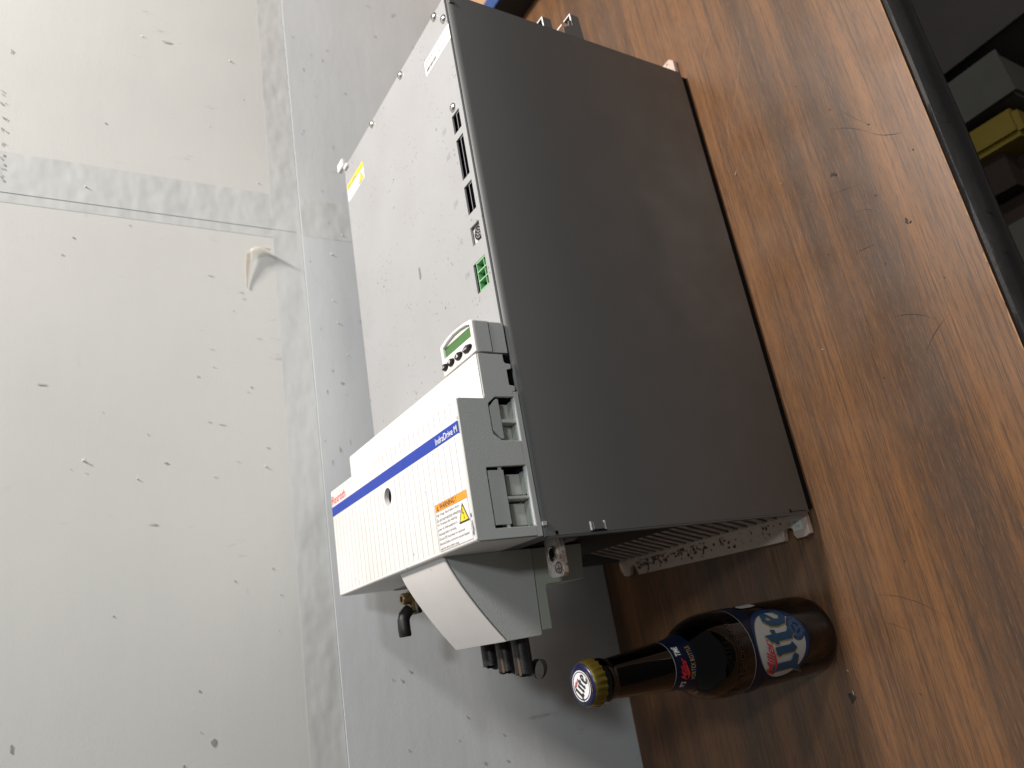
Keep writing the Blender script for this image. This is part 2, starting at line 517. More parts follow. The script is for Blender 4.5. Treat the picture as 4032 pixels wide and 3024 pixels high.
for a, b, c, w in (((.43, -.07), (.36, -.035), .002, .00016), ((.46, -.05), (.43, -.02), -.003, .0002), ((.37, -.03), (.33, -.02), .001, .00014)):
    scratch(a, b, c, w, 'chip_pale')

# white paperboard backdrop standing on the table behind the drive
BD = root('backdrop', (0.35, 0.288, 0.0), 'tall white paperboard backdrop with taped seams standing on the table', 'backdrop')
YL, YU = 0.284, 0.2853
JX = 0.3762
bl = B('board', (-0.62, JX - .0002, YL, YL + .0011, 0.0, 0.305), 'board_lower', BD, 0.0003)
br = B('board', (JX + .0002, 1.25, YL, YL + .0011, 0.0, 0.3048), 'board_lower', BD, 0.0003)
bu = B('board', (-0.62, JX - .0002, YU + .0003, YU + .0026, 0.0, 0.95), 'board_upper', BD)
bv = B('board', (JX + .0002, 1.25, YU + .0003, YU + .0026, 0.0, 0.95), 'board_upper', BD)
def tape(poly, y):
    bm = bmesh.new(); add(bm, flat2d([poly], 0.0001), SIDE(y)); link('tape', bm, 'clear_tape', BD)
tape(rect(0.3665, 0.4182, 0.3055, 0.94), YU + .00015)
tape(rect(0.3725, 0.4185, 0.2, 0.3045), YL - .0001)
tape([(-0.6, 0.3055), (1.2, 0.3055), (1.2, 0.332), (-0.6, 0.3375)], YU + .0)
bm = bmesh.new(); tube(bm, [(JX, YU - .00005, z / 100) for z in range(31, 95)], 0.00022, 5); link('seam', bm, 'smudge', BD)

def gouge(x, z, s, y, lean):
    """dented paper with a curled, torn lip that throws a small shadow"""
    bm = bmesh.new(); n = 7; pr = None
    for i in range(n + 1):
        t_ = i / n
        w_ = s * (1 - t_) * random.uniform(.75, 1.1) * .5 + .0002
        c = Vector((x + lean * s * t_ * 1.2, y - .0002 - s * 1.1 * math.sin(t_ * 2.4) * .8, z - s * 1.8 * t_))
        a, b = bm.verts.new(c + Vector((w_, 0, 0))), bm.verts.new(c - Vector((w_, 0, .3 * w_)))
        if pr: bm.faces.new((pr[0], pr[1], b, a))
        pr = (a, b)
    bmesh.ops.solidify(bm, geom=bm.faces[:], thickness=0.0003)
    link('torn_paper', bm, 'paper_torn', BD, True)
NM = [0]
def mark(x, z, rx, rz, y, rot=0.0, mat='smudge', j=.5):
    NM[0] += 1
    bm = bmesh.new(); add(bm, flat2d([ragged(x, z, rx, rz, 12, j, rot)]), SIDE(y - .0002 - 2e-6 * NM[0])); link('scuff', bm, mat, BD)
U0, L0 = YU + .0003, YL
for x, z, s in ((.5813, .3683, .006), (.5852, .4542, .004), (.4893, .3925, .003), (.3941, .503, .006), (.1358, .5016, .008), (.119, .4622, .0045), (.1268, .3579, .006), (.0128, .3519, .003), (.43, .347, .004)):
    gouge(x, z, s * .25, U0 - (.0002 if .366 < x < .42 or z < .337 else 0), random.uniform(-.6, .1))
for x, z, s in ((.3547, .2764, .006), (.3002, .2795, .004), (.275, .277, .005), (.38, .262, .005), (.24, .27, .003)):
    gouge(x, z, s * .25, L0, random.uniform(-.6, .1))
# the large torn scrap hanging from the tape
bm = bmesh.new(); pr = None
for i, (x, z, d, w_) in enumerate(((.305, .3635, .0003, .0004), (.314, .3632, .0012, .0010), (.323, .3628, .0026, .0016), (.332, .362, .004, .0022), (.340, .361, .005, .0024), (.346, .359, .0055, .0026), (.3495, .3545, .006, .0026), (.3505, .350, .006, .002), (.3495, .345, .007, .0014), (.348, .340, .009, .0006))):
    nx = (0, 1) if i < 5 else (1, .15)
    a, b = bm.verts.new((x - w_ * nx[0], U0 - d - .001, z + w_ * nx[1])), bm.verts.new((x + w_ * nx[0], U0 - d * .35 - .0003, z - w_ * nx[1]))
    if pr: bm.faces.new((pr[0], pr[1], b, a))
    pr = (a, b)
bmesh.ops.solidify(bm, geom=bm.faces[:], thickness=0.0005)
link('torn_paper', bm, 'paper_torn', BD, True)
# scuffs: a dashed row high up, streaks along the joint, smears
for k, (x, z) in enumerate(((.527, .563), (.4794, .5678), (.4686, .5665), (.4537, .5649), (.4399, .5653), (.4265, .5648), (.412, .5648), (.4013, .5647), (.39, .565))):
    for q in range(4):
        mark(x + random.uniform(-.003, .003), z + random.uniform(-.002, .002), random.uniform(.0004, .0014), random.uniform(.0003, .0008), YU, random.uniform(-.4, .4))
for k in range(22):
    z = random.choice((.3, .2935, .2755, .287, .262)) + random.uniform(-.0015, .0015); x = random.uniform(.12, .62)
    mark(x, z, random.uniform(.0008, .0032), random.uniform(.0002, .0005), L0, 0, random.choice(('smudge', 'smudge_pale')))
for k in range(34):
    mark(random.uniform(.15, .75), random.uniform(.12, .3), random.uniform(.0004, .0011), random.uniform(.0005, .0028), L0, random.uniform(-.3, .3), 'smudge_pale')
for k in range(22):
    mark(random.uniform(-.1, .6), random.uniform(.34, .55), random.uniform(.0003, .001), random.uniform(.0003, .0011), U0, random.uniform(-1, 1), random.choice(('smudge', 'smudge_pale', 'smudge_pale')))
for k in range(12):
    mark(random.uniform(.1, .36), random.uniform(.34, .42), random.uniform(.0003, .0006), random.uniform(.0008, .003), U0, random.uniform(-.2, .2), 'smudge_pale')
for x, z, rx, rz in ((.1999, .5302, .0007, .004), (-.0931, .4097, .0028, .002), (-.07, .5409, .003, .0007), (.1314, .4388, .0008, .0016), (-.1051, .431, .0012, .0008), (.0798, .4493, .0006, .0035), (.5852, .43, .0012, .005)):
    mark(x, z, rx, rz, U0, 0, 'smudge_pale' if rz > .002 else 'smudge', .25)
for k in range(10):
    mark(random.uniform(-.19, -.03), random.uniform(.05, .27), random.uniform(.0005, .0018), random.uniform(.0005, .0016), L0, random.uniform(-1, 1), 'smudge_pale', .3)

# ------------------------------------------------------------------ the drive, lying on its back
L, W, ZT = 0.436, 0.244, 0.2669
mm = lambda pts: [(a / 1000, b / 1000) for a, b in pts]
DR = root('servo_drive', (0.218, 0.122, 0.0), 'dark grey and white industrial servo drive lying on its back on the table', 'servo drive')

# near side panel with rolled top edge and small cut corners
bm = bmesh.new()
prof = [(0.0012, 0.0075), (0.0, 0.0087), (0.0, 0.2618), (0.0002, 0.2634), (0.0007, 0.2648), (0.0015, 0.2659), (0.0024, 0.2665), (0.0030, 0.2663), (0.0030, 0.0075)]
r0 = [bm.verts.new((0.0, y, z)) for y, z in prof]; r1 = [bm.verts.new((L, y, z)) for y, z in prof]
k = len(prof)
for i in range(k): bm.faces.new((r0[i], r0[(i + 1) % k], r1[(i + 1) % k], r1[i]))
bm.faces.new(list(reversed(r0))); bm.faces.new(r1)
bmesh.ops.recalc_face_normals(bm, faces=bm.faces)
sp = link('side_panel', bm, 'side_dark', DR, True, sharp=0.9)
# long seam under the rolled edge, folded end flange, latches
B('flange', (-.0012, .0002, 0.0005, 0.006, 0.011, 0.262), 'side_dark', sp)
for z0, z1 in ((.2163, .2292),):
    B('latch', (.0012, .0062, -.0011, .0004, z0 + .002, z1 - .002), 'side_dark', sp, .0004)
    for za in (z0, z1 - .0016):
        B('latch_slot', (.0006, .0068, -.0006, .0006, za, za + .0016), 'plastic_grey', sp, .0003)
    B('latch_slot', (.0002, .0012, -.0005, .0006, z0, z1), 'cavity_black', sp)
B('slot', (.0004, .0028, -.0002, .001, .2550, .2572), 'cavity_black', sp)
B('slot', (.0004, .003, -.0002, .001, .030, .0318), 'cavity_black', sp)
B('slot', (.001, .0014, -.0002, .001, .012, .030), 'cavity_black', sp)
B('tab', (.0065, .0092, -.0009, .0012, .2625, .2662), 'plastic_grey', sp, .0003)
B('tab', (.4255, .4285, -.0009, .0012, .2615, .2655), 'side_dark', sp, .0003)
B('base_gap_shade', (.003, L - .003, .0018, .0062, .0004, .0074), 'cavity_black', DR)  # black strip added as painted shade in the gap below the side panel
B('side_panel', (0.0, L, W - .002, W, .008, .2655), 'side_dark', DR, .0005)
B('end_panel', (L - .002, L, .0023, W - .0021, .008, .2655), 'side_dark', DR)
B('end_panel', (0.0005, .002, .0023, W - .0021, .252, .2655), 'side_dark', DR)
B('core', (.030, L - .003, .004, W - .004, .121, .262), 'cavity_black', DR)

# front panel with connector openings
holes = [(314.5, 331.0, 10.6, 22.3), (272.6, 308.3, 10.7, 21.8), (242.4, 266.4, 10.0, 22.0), (216.8, 231.9, 10.0, 23.0), (180.0, 203.2, 10.0, 27.3)]
polys = [rect(0.0005, L - .0006, .0050, W - .0004)] + [list(reversed(mm(rect(*h)))) for h in holes]
fp = plate('front_panel', polys, UP(ZT - .0008), .0016, 'panel_grey', DR)
B('panel_gap', (0.0005, L - .0005, .0031, .0060, .2600, .2630), 'cavity_black', DR)
for x, y in ((434, 22.9), (417.4, 9.9), (435, 93.6), (434.5, 163.7), (337.1, 17.9)):
    bm = bmesh.new()
    lathe(bm, [(.0036, 0), (.0036, .0006), (.0030, .0015), (.0018, .0021), (.0016, .0012), (.0004, .0012)], (min(x, 431.6) / 1000, y / 1000, ZT + .00005), n=24)
    link('screw', bm, 'zinc', DR, True)
# far corner clip
B('corner_clip', (.4345, .4435, .2375, .2520, .2672, .2712), 'label_white', DR, .0004)
B('clip_foot', (.4305, .4343, .2310, .2400, .2670, .2695), 'label_white', DR, .0004)

def header(x0, x1, y0, y1, n):
    """black pin header sunk in the panel: shroud, keying wall, pins"""
    h = B('connector', (x0 + .0003, x1 - .0003, y0 + .0003, y1 - .0003, ZT - .012, ZT - .0078), 'black_plastic', DR)
    ym = y0 + (y1 - y0) * .52
    B('shroud', (x0 + .0004, x1 - .0004, ym - .0004, ym + .0004, ZT - .0078, ZT - .0012), 'black_plastic', h)
    B('shroud_edge', (x0 + .0004, x1 - .0004, ym - .00035, ym + .00035, ZT - .00118, ZT - .00105), 'socket_grey', h)
    B('shroud_edge', (x1 - .0012, x1 - .0006, y0 + .0005, ym - .0005, ZT - .00118, ZT - .00105), 'socket_grey', h)
    for i in range(n):
        x = x0 + .0022 + (x1 - x0 - .0044) * i / (n - 1)
        B('pin', (x - .00055, x + .00055, y0 + .0008, y0 + .0019, ZT - .0078, ZT - .0016), 'pin_metal', h)
for (x0, x1, y0, y1), n in zip([tuple(a / 1000 for a in h) for h in holes[:3]], (4, 10, 7)):
    header(x0, x1, y0, y1, n)
# round socket on its steel plate
x0, x1, y0, y1 = [a / 1000 for a in holes[3]]
sk = B('round_socket', (x0 - .001, x1 + .001, y0 - .001, y1 + .001, ZT - .005, ZT - .0026), 'plastic_light', DR)
cx, cy = (x0 + x1) / 2, (y0 + y1) / 2 - .001
bm = bmesh.new(); lathe(bm, [(.0052, 0), (.0052, .0012), (.0042, .0012), (.0042, .0002)], (cx, cy, ZT - .0026), n=32); link('collar', bm, 'black_plastic', sk, True)
bm = bmesh.new(); lathe(bm, [(.0039, 0), (.0039, .0011)], (cx, cy, ZT - .0026), n=28); link('insert', bm, 'socket_grey', sk, True)
for i in range(8):
    a = 2 * math.pi * i / 7; r = .0025 if i < 7 else 0
    bm = bmesh.new(); lathe(bm, [(.0007, 0), (.0007, .0002)], (cx + r * math.cos(a), cy + r * math.sin(a), ZT - .0014), n=10); link('pin_hole', bm, 'cavity_black', sk)
# green terminal socket: three cells
x0, x1, y0, y1 = [a / 1000 for a in holes[4]]
gy = y1 - .0036
g = B('green_socket', (x0 + .0004, x1 - .0004, y0 + .0004, gy, ZT - .012, ZT - .0075), 'connector_green', DR)
for i in range(4):
    x = x0 + .0008 + (x1 - x0 - .0016) * i / 3
    B('cell_wall', (x - .0005, x + .0005, y0 + .0005, gy, ZT - .0075, ZT - .0002), 'connector_rim', g)
B('cell_wall', (x0 + .0014, x1 - .0014, gy - .0009, gy - .0001, ZT - .0075, ZT - .0003), 'connector_rim', g)
B('cell_wall', (x0 + .0014, x1 - .0014, y0 + .003, y0 + .0037, ZT - .0075, ZT - .0005), 'connector_rim', g)
for i in range(3):
    x = x0 + .0008 + (x1 - x0 - .0016) * (i + .5) / 3
    B('contact', (x - .0007, x + .0007, gy - .0075, gy - .0045, ZT - .0075, ZT - .004), 'connector_green', g)
B('opening_floor', (.17, .34, .004, .034, ZT - .014, ZT - .0125), 'cavity_black', DR)

def lettering(s, x0, y0, z, w, h, mat, parent, shear=0, bold=0, name='lettering', spacing=1.0):
    bm = bmesh.new(); add(bm, text2d(s, w, h, shear, spacing, bold), FX(x0, y0, z)); return link(name, bm, mat, parent)
for s, x, y in (('X33', 326, 40), ('X32', 302, 39.8), ('X31', 260, 40), ('X2', 227.5, 40), ('X14', 198.5, 40.5)):
    lettering(s, x / 1000, y / 1000, ZT + .00012, .0062 if len(s) == 3 else .004, .0042, 'ink_light_grey', fp)
bm = bmesh.new(); add(bm, flat2d([mm([(246, 111.5), (246, 109), (238, 108.5), (235.5, 109.5), (236, 111.8)])], .0002), UP(ZT + .00015)); link('residue', bm, 'ink_grey', fp)

# white type sticker
st = plate('type_sticker', [mm(rect(393.2, 407.6, 4.2, 49.8))], UP(ZT + .0001), .0001, 'label_white', fp)
random.seed(3)
def scribble(rows, parent, z, mat='ink_grey'):
    for x0, y0, y1, h in rows:
        bm = bmesh.new(); y = y0
        while y > y1:
            d = random.uniform(.0006, .0022)
            box(bm, x0, x0 + h * random.uniform(.7, 1), max(y - d, y1), y, z, z + .00003)
            y -= d + random.uniform(.0004, .0009)
        link('fine_print', bm, mat, parent)
scribble([(.4035, .048, .030, .0018), (.4008, .048, .034, .0014), (.4038, .0255, .013, .0013), (.404, .010, .0055, .0012)], st, ZT + .0002)
bm = bmesh.new()
y = .0475
while y > .030:
    d = random.uniform(.0003, .001); box(bm, .3955, .3988, y - d, y, ZT + .0002, ZT + .00023); y -= d + random.uniform(.0003, .0006)
link('bar_code', bm, 'ink_black', st)
for yc in (.0215, .0165):
    bm = bmesh.new(); add(bm, flat2d([ell(.3985, yc, .0024, .0024, 14, math.pi * 0.0, math.pi) + list(reversed(ell(.3985, yc, .0018, .0018, 14, 0.0, math.pi)))]), UP(ZT + .0002))
    link('ce_mark', bm, 'ink_black', st)
# yellow warning sticker at the far corner
ys = plate('hazard_sticker', [mm(rect(392.8, 412, 196, 241))], UP(ZT + .0001), .0001, 'label_white', fp)
plate('yellow_band', [mm(rect(405.8, 412, 196, 241))], UP(ZT + .0002), .00006, 'label_yellow', ys)
plate('triangle_edge', [mm([(404.8, 203.5), (394, 197.5), (394, 211)])], UP(ZT + .0002), .00006, 'ink_black', ys)
plate('triangle', [mm([(403.2, 203.6), (394.8, 198.8), (394.8, 209.4)])], UP(ZT + .00027), .00006, 'label_yellow', ys)
scribble([(.4072, .239, .214, .0028)], ys, ZT + .0003, 'ink_grey')
scribble([(.4025, .239, .214, .0012), (.3998, .239, .216, .0012), (.3968, .239, .214, .0012)], ys, ZT + .0002)

# ---- white cover with fine vertical grooves
ZC = 0.314
CV = None
bm = bmesh.new()
gys = [0.0078 + 0.00811 * i for i in range(29)]
HX0, HX1, HY0, HY1 = .0488, .0634, .1128, .1272
cols = [(0.0009, 0, -.0008), (0.0016, 0, 0)]
for gy_ in gys:
    for d_, g_ in ((-.00036, 0), (-.00024, 1), (.00024, 1), (.00036, 0)): cols.append((gy_ + d_, g_, 0))
cols += [(0.2412, 0, 0), (0.242, 0, -.0008), (HY0, 0, 0), (HY1, 0, 0)]
cols.sort()
rowsx = [(0.0006, 0, -.0022), (0.001, 0, -.0007), (0.0018, 0, 0), (0.0026, 0, 0), (0.0028, 1, 0), (0.0328, 1, 0), (0.0333, 1, 0), (HX0, 1, 0), (HX1, 1, 0), (0.0662, 1, 0), (0.0664, 0, 0), (0.0796, 0, 0), (0.0798, 1, 0), (0.0888, 1, 0), (0.0890, 0, 0), (0.0899, 0, -.0006), (0.0903, 0, -.002)]
def over_label(x, y): return 0.0022 < x < 0.033 and 0.0022 < y < 0.0474
def in_hole(x, y): return HX0 - 1e-6 < x < HX1 + 1e-6 and HY0 - 1e-6 < y < HY1 + 1e-6
grid = []
for x, gx, dz in rowsx:
    row = []
    for y, gcol, dy_ in cols:
        z = ZC + dz + dy_
        if gx and gcol and not over_label(x, y) and not in_hole(x, y): z -= .0014
        row.append(bm.verts.new((x, y, z)))
    grid.append(row)
for (ra, a), (rb, b) in zip(zip(rowsx, grid), list(zip(rowsx, grid))[1:]):
    for j in range(len(cols) - 1):
        xm, ym = (ra[0] + rb[0]) / 2, (cols[j][0] + cols[j + 1][0]) / 2
        if HX0 < xm < HX1 and HY0 < ym < HY1: continue
        f_ = bm.faces.new((a[j], b[j], b[j + 1], a[j + 1]))
        if min(a[j].co.z, b[j].co.z, a[j + 1].co.z, b[j + 1].co.z) < ZC - .0013 and ra[1] and rb[1] and cols[j][1] and cols[j + 1][1]: f_.material_index = 1
def skirt(row, z, rev):
    lo = [bm.verts.new((v_.co.x, v_.co.y, z)) for v_ in row]
    for i in range(len(row) - 1):
        f_ = (row[i], row[i + 1], lo[i + 1], lo[i]); bm.faces.new(f_ if not rev else tuple(reversed(f_)))
skirt(grid[0], .2672, False); skirt(grid[-1], .2912, True)
skirt([r[0] for r in grid], .3125, True); skirt([r[-1] for r in grid], .2672, False)
# pit in the middle of the cover is a shallow dish with its own wall (separate part below)
CV = link('cover', bm, 'cover_white', DR, True, sharp=0.35)
CV.data.materials.append(M['groove_shade'])
B('cover_step', (.0904, .1212, .0006, .2424, .2928, .2935), 'cover_white', DR, .0002)
B('step_wall', (.1200, .1210, .0045, .2424, .2672, .2927), 'cover_white', DR)
B('step_wall', (.0915, .1199, .2405, .2424, .2672, .2927), 'cover_white', DR)
# round opening
plate('opening_surround', [rect(HX0, HX1, HY0, HY1), list(reversed(ell(.0561, .1200, .0066, .0066, 40)))], UP(ZC), 0, 'cover_white', CV)
bm = bmesh.new(); lathe(bm, [(.0066, 0), (.0064, -.007)], (.0561, .12, ZC), n=40, cap=False); link('opening_wall', bm, 'cover_white', CV, True)
bm = bmesh.new(); add(bm, flat2d([ell(.0561, .12, .0065, .0065, 40)]), UP(ZC - .007)); link('opening_floor', bm, 'plastic_light', CV)
# blue stripe and the two names
sb = plate('stripe', [mm(rect(67.6, 75.6, 1.0, 241.8))], UP(ZC + .00006), .0001, 'stripe_blue', CV)
lettering('IndraDrive M', .0690, .0336, ZC + .0002, .0305, .0044, 'ink_white', sb, 0, .6)
lettering('Rexroth', .0774, .2400, ZC + .0001, .0335, .0072, 'ink_red', CV, 0, 1.0)
# warning label
wl = plate('warning_label', [mm(rect(3.0, 32.5, 2.7, 46.5))], UP(ZC + .0001), .0001, 'label_white', CV)
bm = bmesh.new()
for r_ in (rect(2.9, 3.15, 2.6, 46.6), rect(32.35, 32.6, 2.6, 46.6), rect(3.15, 32.35, 2.6, 2.85), rect(3.15, 32.35, 46.35, 46.6), rect(27.6, 27.85, 2.85, 46.35)):
    add(bm, flat2d([mm(r_)]), UP(ZC + .00026))
link('label_border', bm, 'ink_grey', wl)
ob = plate('orange_band', [mm(rect(27.85, 32.35, 2.85, 46.35))], UP(ZC + .0002), .00005, 'label_orange', wl)
lettering('WARNING !', .0285, .0403, ZC + .00028, .0236, .0035, 'ink_black', wl, 0, 2.2)
plate('alert_triangle', [mm([(31.6, 43.2), (28.4, 41.4), (28.4, 45.0)])], UP(ZC + .00027), .00003, 'ink_black', wl)
plate('alert_triangle', [mm([(30.2, 43.2), (28.9, 42.5), (28.9, 43.9)])], UP(ZC + .00032), .00003, 'label_orange', wl)
lines = [('High Voltage. Risk of electric shock.', 31.5), ('Do not touch electrical connections', 32.5), ('for 30 minutes after switching', 27.0), ('power off. Allow equipment to', 26.6),
         ('discharge before servicing.', 24.5), ('Ground (PE) must always be connected.', 35.0), ('Read and follow instruction manual shipped', 39.5), ('with the device before using.', 25.5)]
for i, (s, w_) in enumerate(lines):
    lettering(s, .0246 - .00302 * i - .0004, .0458, ZC + .0002, w_ / 1000, .0023, 'ink_black', wl, 0, .8)
plate('hazard_edge', [mm([(26.3, 10.1), (25.6, 9.6), (14.6, 3.4), (14.2, 4.0), (14.2, 16.4), (14.6, 17.0), (25.6, 10.6)])], UP(ZC + .0002), .00005, 'ink_black', wl)
plate('hazard_fill', [mm([(24.3, 10.1), (15.4, 5.0), (15.4, 15.3)])], UP(ZC + .00027), .00003, 'label_yellow', wl)
plate('bolt_symbol', [mm([(22.6, 10.9), (19.4, 11.2), (19.7, 9.9), (17.2, 9.9), (17.2, 10.3), (16.0, 9.6), (17.2, 9.0), (17.2, 9.4), (20.4, 9.3), (20.2, 10.6), (22.6, 10.3)])], UP(ZC + .00032), .00003, 'ink_black', wl)
# scrape on the near edge of the cover
for x, y in ((.012, .0014), (.0165, .0016), (.009, .0013), (.006, .0016)):
    bm = bmesh.new(); add(bm, flat2d([ragged(x, y, .0018, .0004, 9, .5)]), UP(ZC + .0001)); link('scrape', bm, 'rust_dark', CV)

# ---- grey side plate of the cover, cut away for the two cable openings
out = [(1, 270.6), (7.1, 270.6), (7.4, 299.2), (8.0, 299.7), (44.4, 299.7), (45.0, 299.2), (45.8, 270.6), (61.6, 270.6), (62.1, 284.6), (62.6, 285.6), (66.2, 290.3), (68.6, 290.8), (84.6, 290.9), (86.9, 290.5), (91.0, 285.2), (91.3, 284.6), (91.5, 270.6),
       (95.0, 270.6), (95.8, 268.4), (99.2, 268.2), (99.6, 271.8), (100.2, 272.3), (110.0, 272.3), (110.6, 271.8), (111.4, 268.6), (114.6, 268.5), (115.0, 272.4), (116.2, 273.4), (121.2, 273.6), (121.2, 292.0), (120.4, 292.7), (91.4, 292.7), (90.2, 293.6), (90.2, 311.6), (88.8, 313.2), (2.2, 313.2), (0.9, 311.8)]
sd = plate('cover_side', [mm(out)], SIDE(.0011), .0022, 'plastic_grey', DR, .0003, False)
B('cover_lip', (.0004, .0952, -.0003, .0034, .2667, .27045), 'plastic_grey', DR, .0002)
B('lit_lip_edge', (.0076, .0455, .0002, .0034, .27047, .27072), 'lit_lip', DR)  # thin pale strips paint the top light along the lip
B('lit_lip_edge', (.0620, .0912, .0002, .0034, .27047, .27072), 'lit_lip', DR)
B('lit_lip_edge', (.0456, .0618, .00225, .0034, .27047, .2706), 'lit_lip', DR)
# first opening: chamfered flap
plate('flap', [mm([(63.4, 282.4), (63.4, 284.4), (69.0, 289.7), (84.6, 289.9), (90.0, 284.4), (90.0, 282.4)])], SIDE(.0016), .0016, 'plastic_grey', sd, .0002)
plate('flap', [mm([(9.4, 287.2), (9.4, 298.6), (43.2, 298.4), (43.2, 287.2)])], SIDE(.0016), .0016, 'plastic_grey', sd, .0002)
for x in (37.6, 12.0):
    B('bridge', (x / 1000, x / 1000 + .0022, .0012, .002, .2984, .3000), 'plastic_light', sd)
for x0, x1, z in ((43.2, 45.4, 288.2), (7.0, 9.6, 288.2)):
    B('bridge', (x0 / 1000, x1 / 1000, .0012, .002, z / 1000, z / 1000 + .0022), 'plastic_light', sd)
B('rib', (.0742, .0766, .0012, .013, .2707, .2824), 'plastic_light', sd, .0003)
B('rib', (.0247, .0266, .0012, .013, .2707, .2872), 'plastic_light', sd, .0003)
for x0, x1, zt_ in ((63.0, 73.8, 278.8), (77.2, 89.0, 278.8), (9.0, 23.2, 281.8), (28.6, 42.0, 281.8)):
    ip = B('inner_block', (x0 / 1000, x1 / 1000, .0085, .0135, .2707, zt_ / 1000), 'plastic_light', sd, .0003)
    B('inner_floor', (x0 / 1000 - .0006, x1 / 1000 + .0006, .0036, .0083, .2706, .27095), 'plastic_green_grey', sd)
    B('inner_blade', (x0 / 1000 + .001, x1 / 1000 - .001, .016, .0168, .2707, zt_ / 1000 + .0022), 'plastic_grey', sd)
B('cavity', (.003, .0925, .019, .2405, .2675, .2905), 'cavity_black', DR)
B('cavity', (.0926, .1195, .006, .2400, .2675, .2920), 'cavity_black', DR)
B('cavity', (.003, .0895, .019, .2405, .2906, .3105), 'cavity_black', DR)
for x0, x1, z0, z1 in ((.0064, .0072, .2706, .2998), (.0457, .0465, .2706, .2998), (.0612, .0620, .2706, .288), (.0912, .092, .2706, .288)):
    B('opening_cheek', (x0, x1, .0024, .019, z0, z1), 'cavity_black', sd)
# dark gap pieces above the lip on the stepped part
B('step_gap', (.0952, .1215, .0026, .0034, .2655, .2725), 'cavity_black', DR)

# ---- keypad with display
kp_out = mm([(123.1, 0.2), (122.8, 46.6), (123.6, 47.4), (144.6, 47.6), (145.6, 46.4), (147.0, 40.5), (147.9, 33.5), (148.3, 26.8), (148.1, 19), (147.4, 10), (146.4, 3.5), (145.6, 0.9), (144.8, 0.2)])
scr_hole = list(reversed(mm([(134.9, 3.8), (134.9, 44.0), (142.9, 44.1), (145.2, 36.0), (146.4, 27), (146.2, 18), (145.0, 9), (143.2, 3.8)])))
kd = plate('keypad', [kp_out, scr_hole], UP(.2915), .002, 'cover_white', DR, .0005, True)
plate('keypad_body', [[(a * 1 , b) for a, b in kp_out]], UP(.2855), .0098, 'plastic_grey', kd, .0002)
plate('keypad_base', [[(a - .0002, b + .0003) for a, b in kp_out]], UP(.2742), .0108, 'plastic_grey', kd, .0003)
plate('keypad_seam', [[(.1345 + (a - .1345) * .97, .0238 + (b - .0238) * .985) for a, b in kp_out]], UP(.28), .0014, 'cavity_black', kd)
plate('screen', [mm(rect(134.6, 143.4, 3.6, 44.3))], UP(.2906), .0003, 'screen_green', kd)
plate('bezel', [mm([(143.0, 3.8), (143.0, 44), (145.4, 36.2), (146.6, 27), (146.4, 18), (145.2, 9)])], UP(.29095), .0003, 'tan_card' if False else 'plastic_light', kd)
def button(y, hx, hy, glyph):
    bm = bmesh.new()
    x = .1286
    ring = [(1, 0), (.75, .62), (.0, 1), (-.75, .62), (-1, 0), (-.75, -.62), (0, -1), (.75, -.62)]
    rows = []
    for s_, z in ((1.0, .2925), (1.0, .2937), (.82, .2947), (.3, .2949)):
        rows.append([bm.verts.new((x + hx * b * s_, y + hy * a * s_, z)) for a, b in ring])
    for a, b in zip(rows, rows[1:]):
        for i in range(8): bm.faces.new((a[i], a[(i + 1) % 8], b[(i + 1) % 8], b[i]))
    bm.faces.new(rows[-1])
    bmesh.ops.recalc_face_normals(bm, faces=bm.faces)
    o = link('button', bm, 'black_plastic', kd, True, sharp=.5)
    if glyph in ('Enter', 'Esc'):
        w_ = .0052 if glyph == 'Enter' else .0036
        lettering(glyph, x - .0007, y + w_ * .62, .29505, w_, .0019, 'ink_white', o)
    else:
        s_ = 1 if glyph == 'up' else -1
        tri = [(x + .0013 * s_, y), (x - .0011 * s_, y + .0016), (x - .0011 * s_, y - .0016)]
        inn = [(x + .0003 * s_, y), (x - .0007 * s_, y + .0007), (x - .0007 * s_, y - .0007)]
        bm = bmesh.new(); add(bm, flat2d([tri, list(reversed(inn))]), UP(.29505)); link('arrow', bm, 'ink_white', o)
button(.0100, .0026, .0062, 'Enter'); button(.0226, .0027, .0052, 'up'); button(.0340, .0027, .0046, 'down'); button(.0432, .0026, .0040, 'Esc')

# ---- curved terminal cover at the drive's lower end
arc = [(0.6, 310.1), (-6.6, 307.2), (-12.8, 304.0), (-19.5, 300.3), (-27, 295.6), (-34.4, 290.7), (-40.2, 286.6), (-45.8, 282.5), (-51.4, 278.2), (-56.8, 273.9)]
Y0, Y1 = .0535, .1240
bm = bmesh.new()
up_ = [(x / 1000, z / 1000) for x, z in arc]
rows = []
for y, dz in ((Y0, -.0006), (Y0 + .0006, 0), (Y1 - .0006, 0), (Y1, -.0006)):
    rows.append([bm.verts.new((x, y, z + dz)) for x, z in up_])
for a, b in zip(rows, rows[1:]):
    for i in range(len(a) - 1): bm.faces.new((a[i], b[i], b[i + 1], a[i + 1]))
lo = [[bm.verts.new((x + .0008, y, z - .0018)) for x, z in up_] for y in (Y0, Y1)]
for i in range(len(up_) - 1):
    bm.faces.new((rows[0][i], rows[0][i + 1], lo[0][i + 1], lo[0][i])); bm.faces.new((rows[-1][i + 1], rows[-1][i], lo[1][i], lo[1][i + 1]))
    bm.faces.new((lo[0][i], lo[0][i + 1], lo[1][i + 1], lo[1][i]))
for e_ in (0, -1):
    bm.faces.new([r[e_] for r in rows] + [lo[1][e_], lo[0][e_]])
bmesh.ops.recalc_face_normals(bm, faces=bm.faces)
tc = link('terminal_cover', bm, 'curved_white', DR, True, sharp=.5)
sidep = [(x, z - 1.2) for x, z in arc] + [(-56.8, 245.2), (-56.2, 244.7), (-.6, 242.0), (.4, 243)]
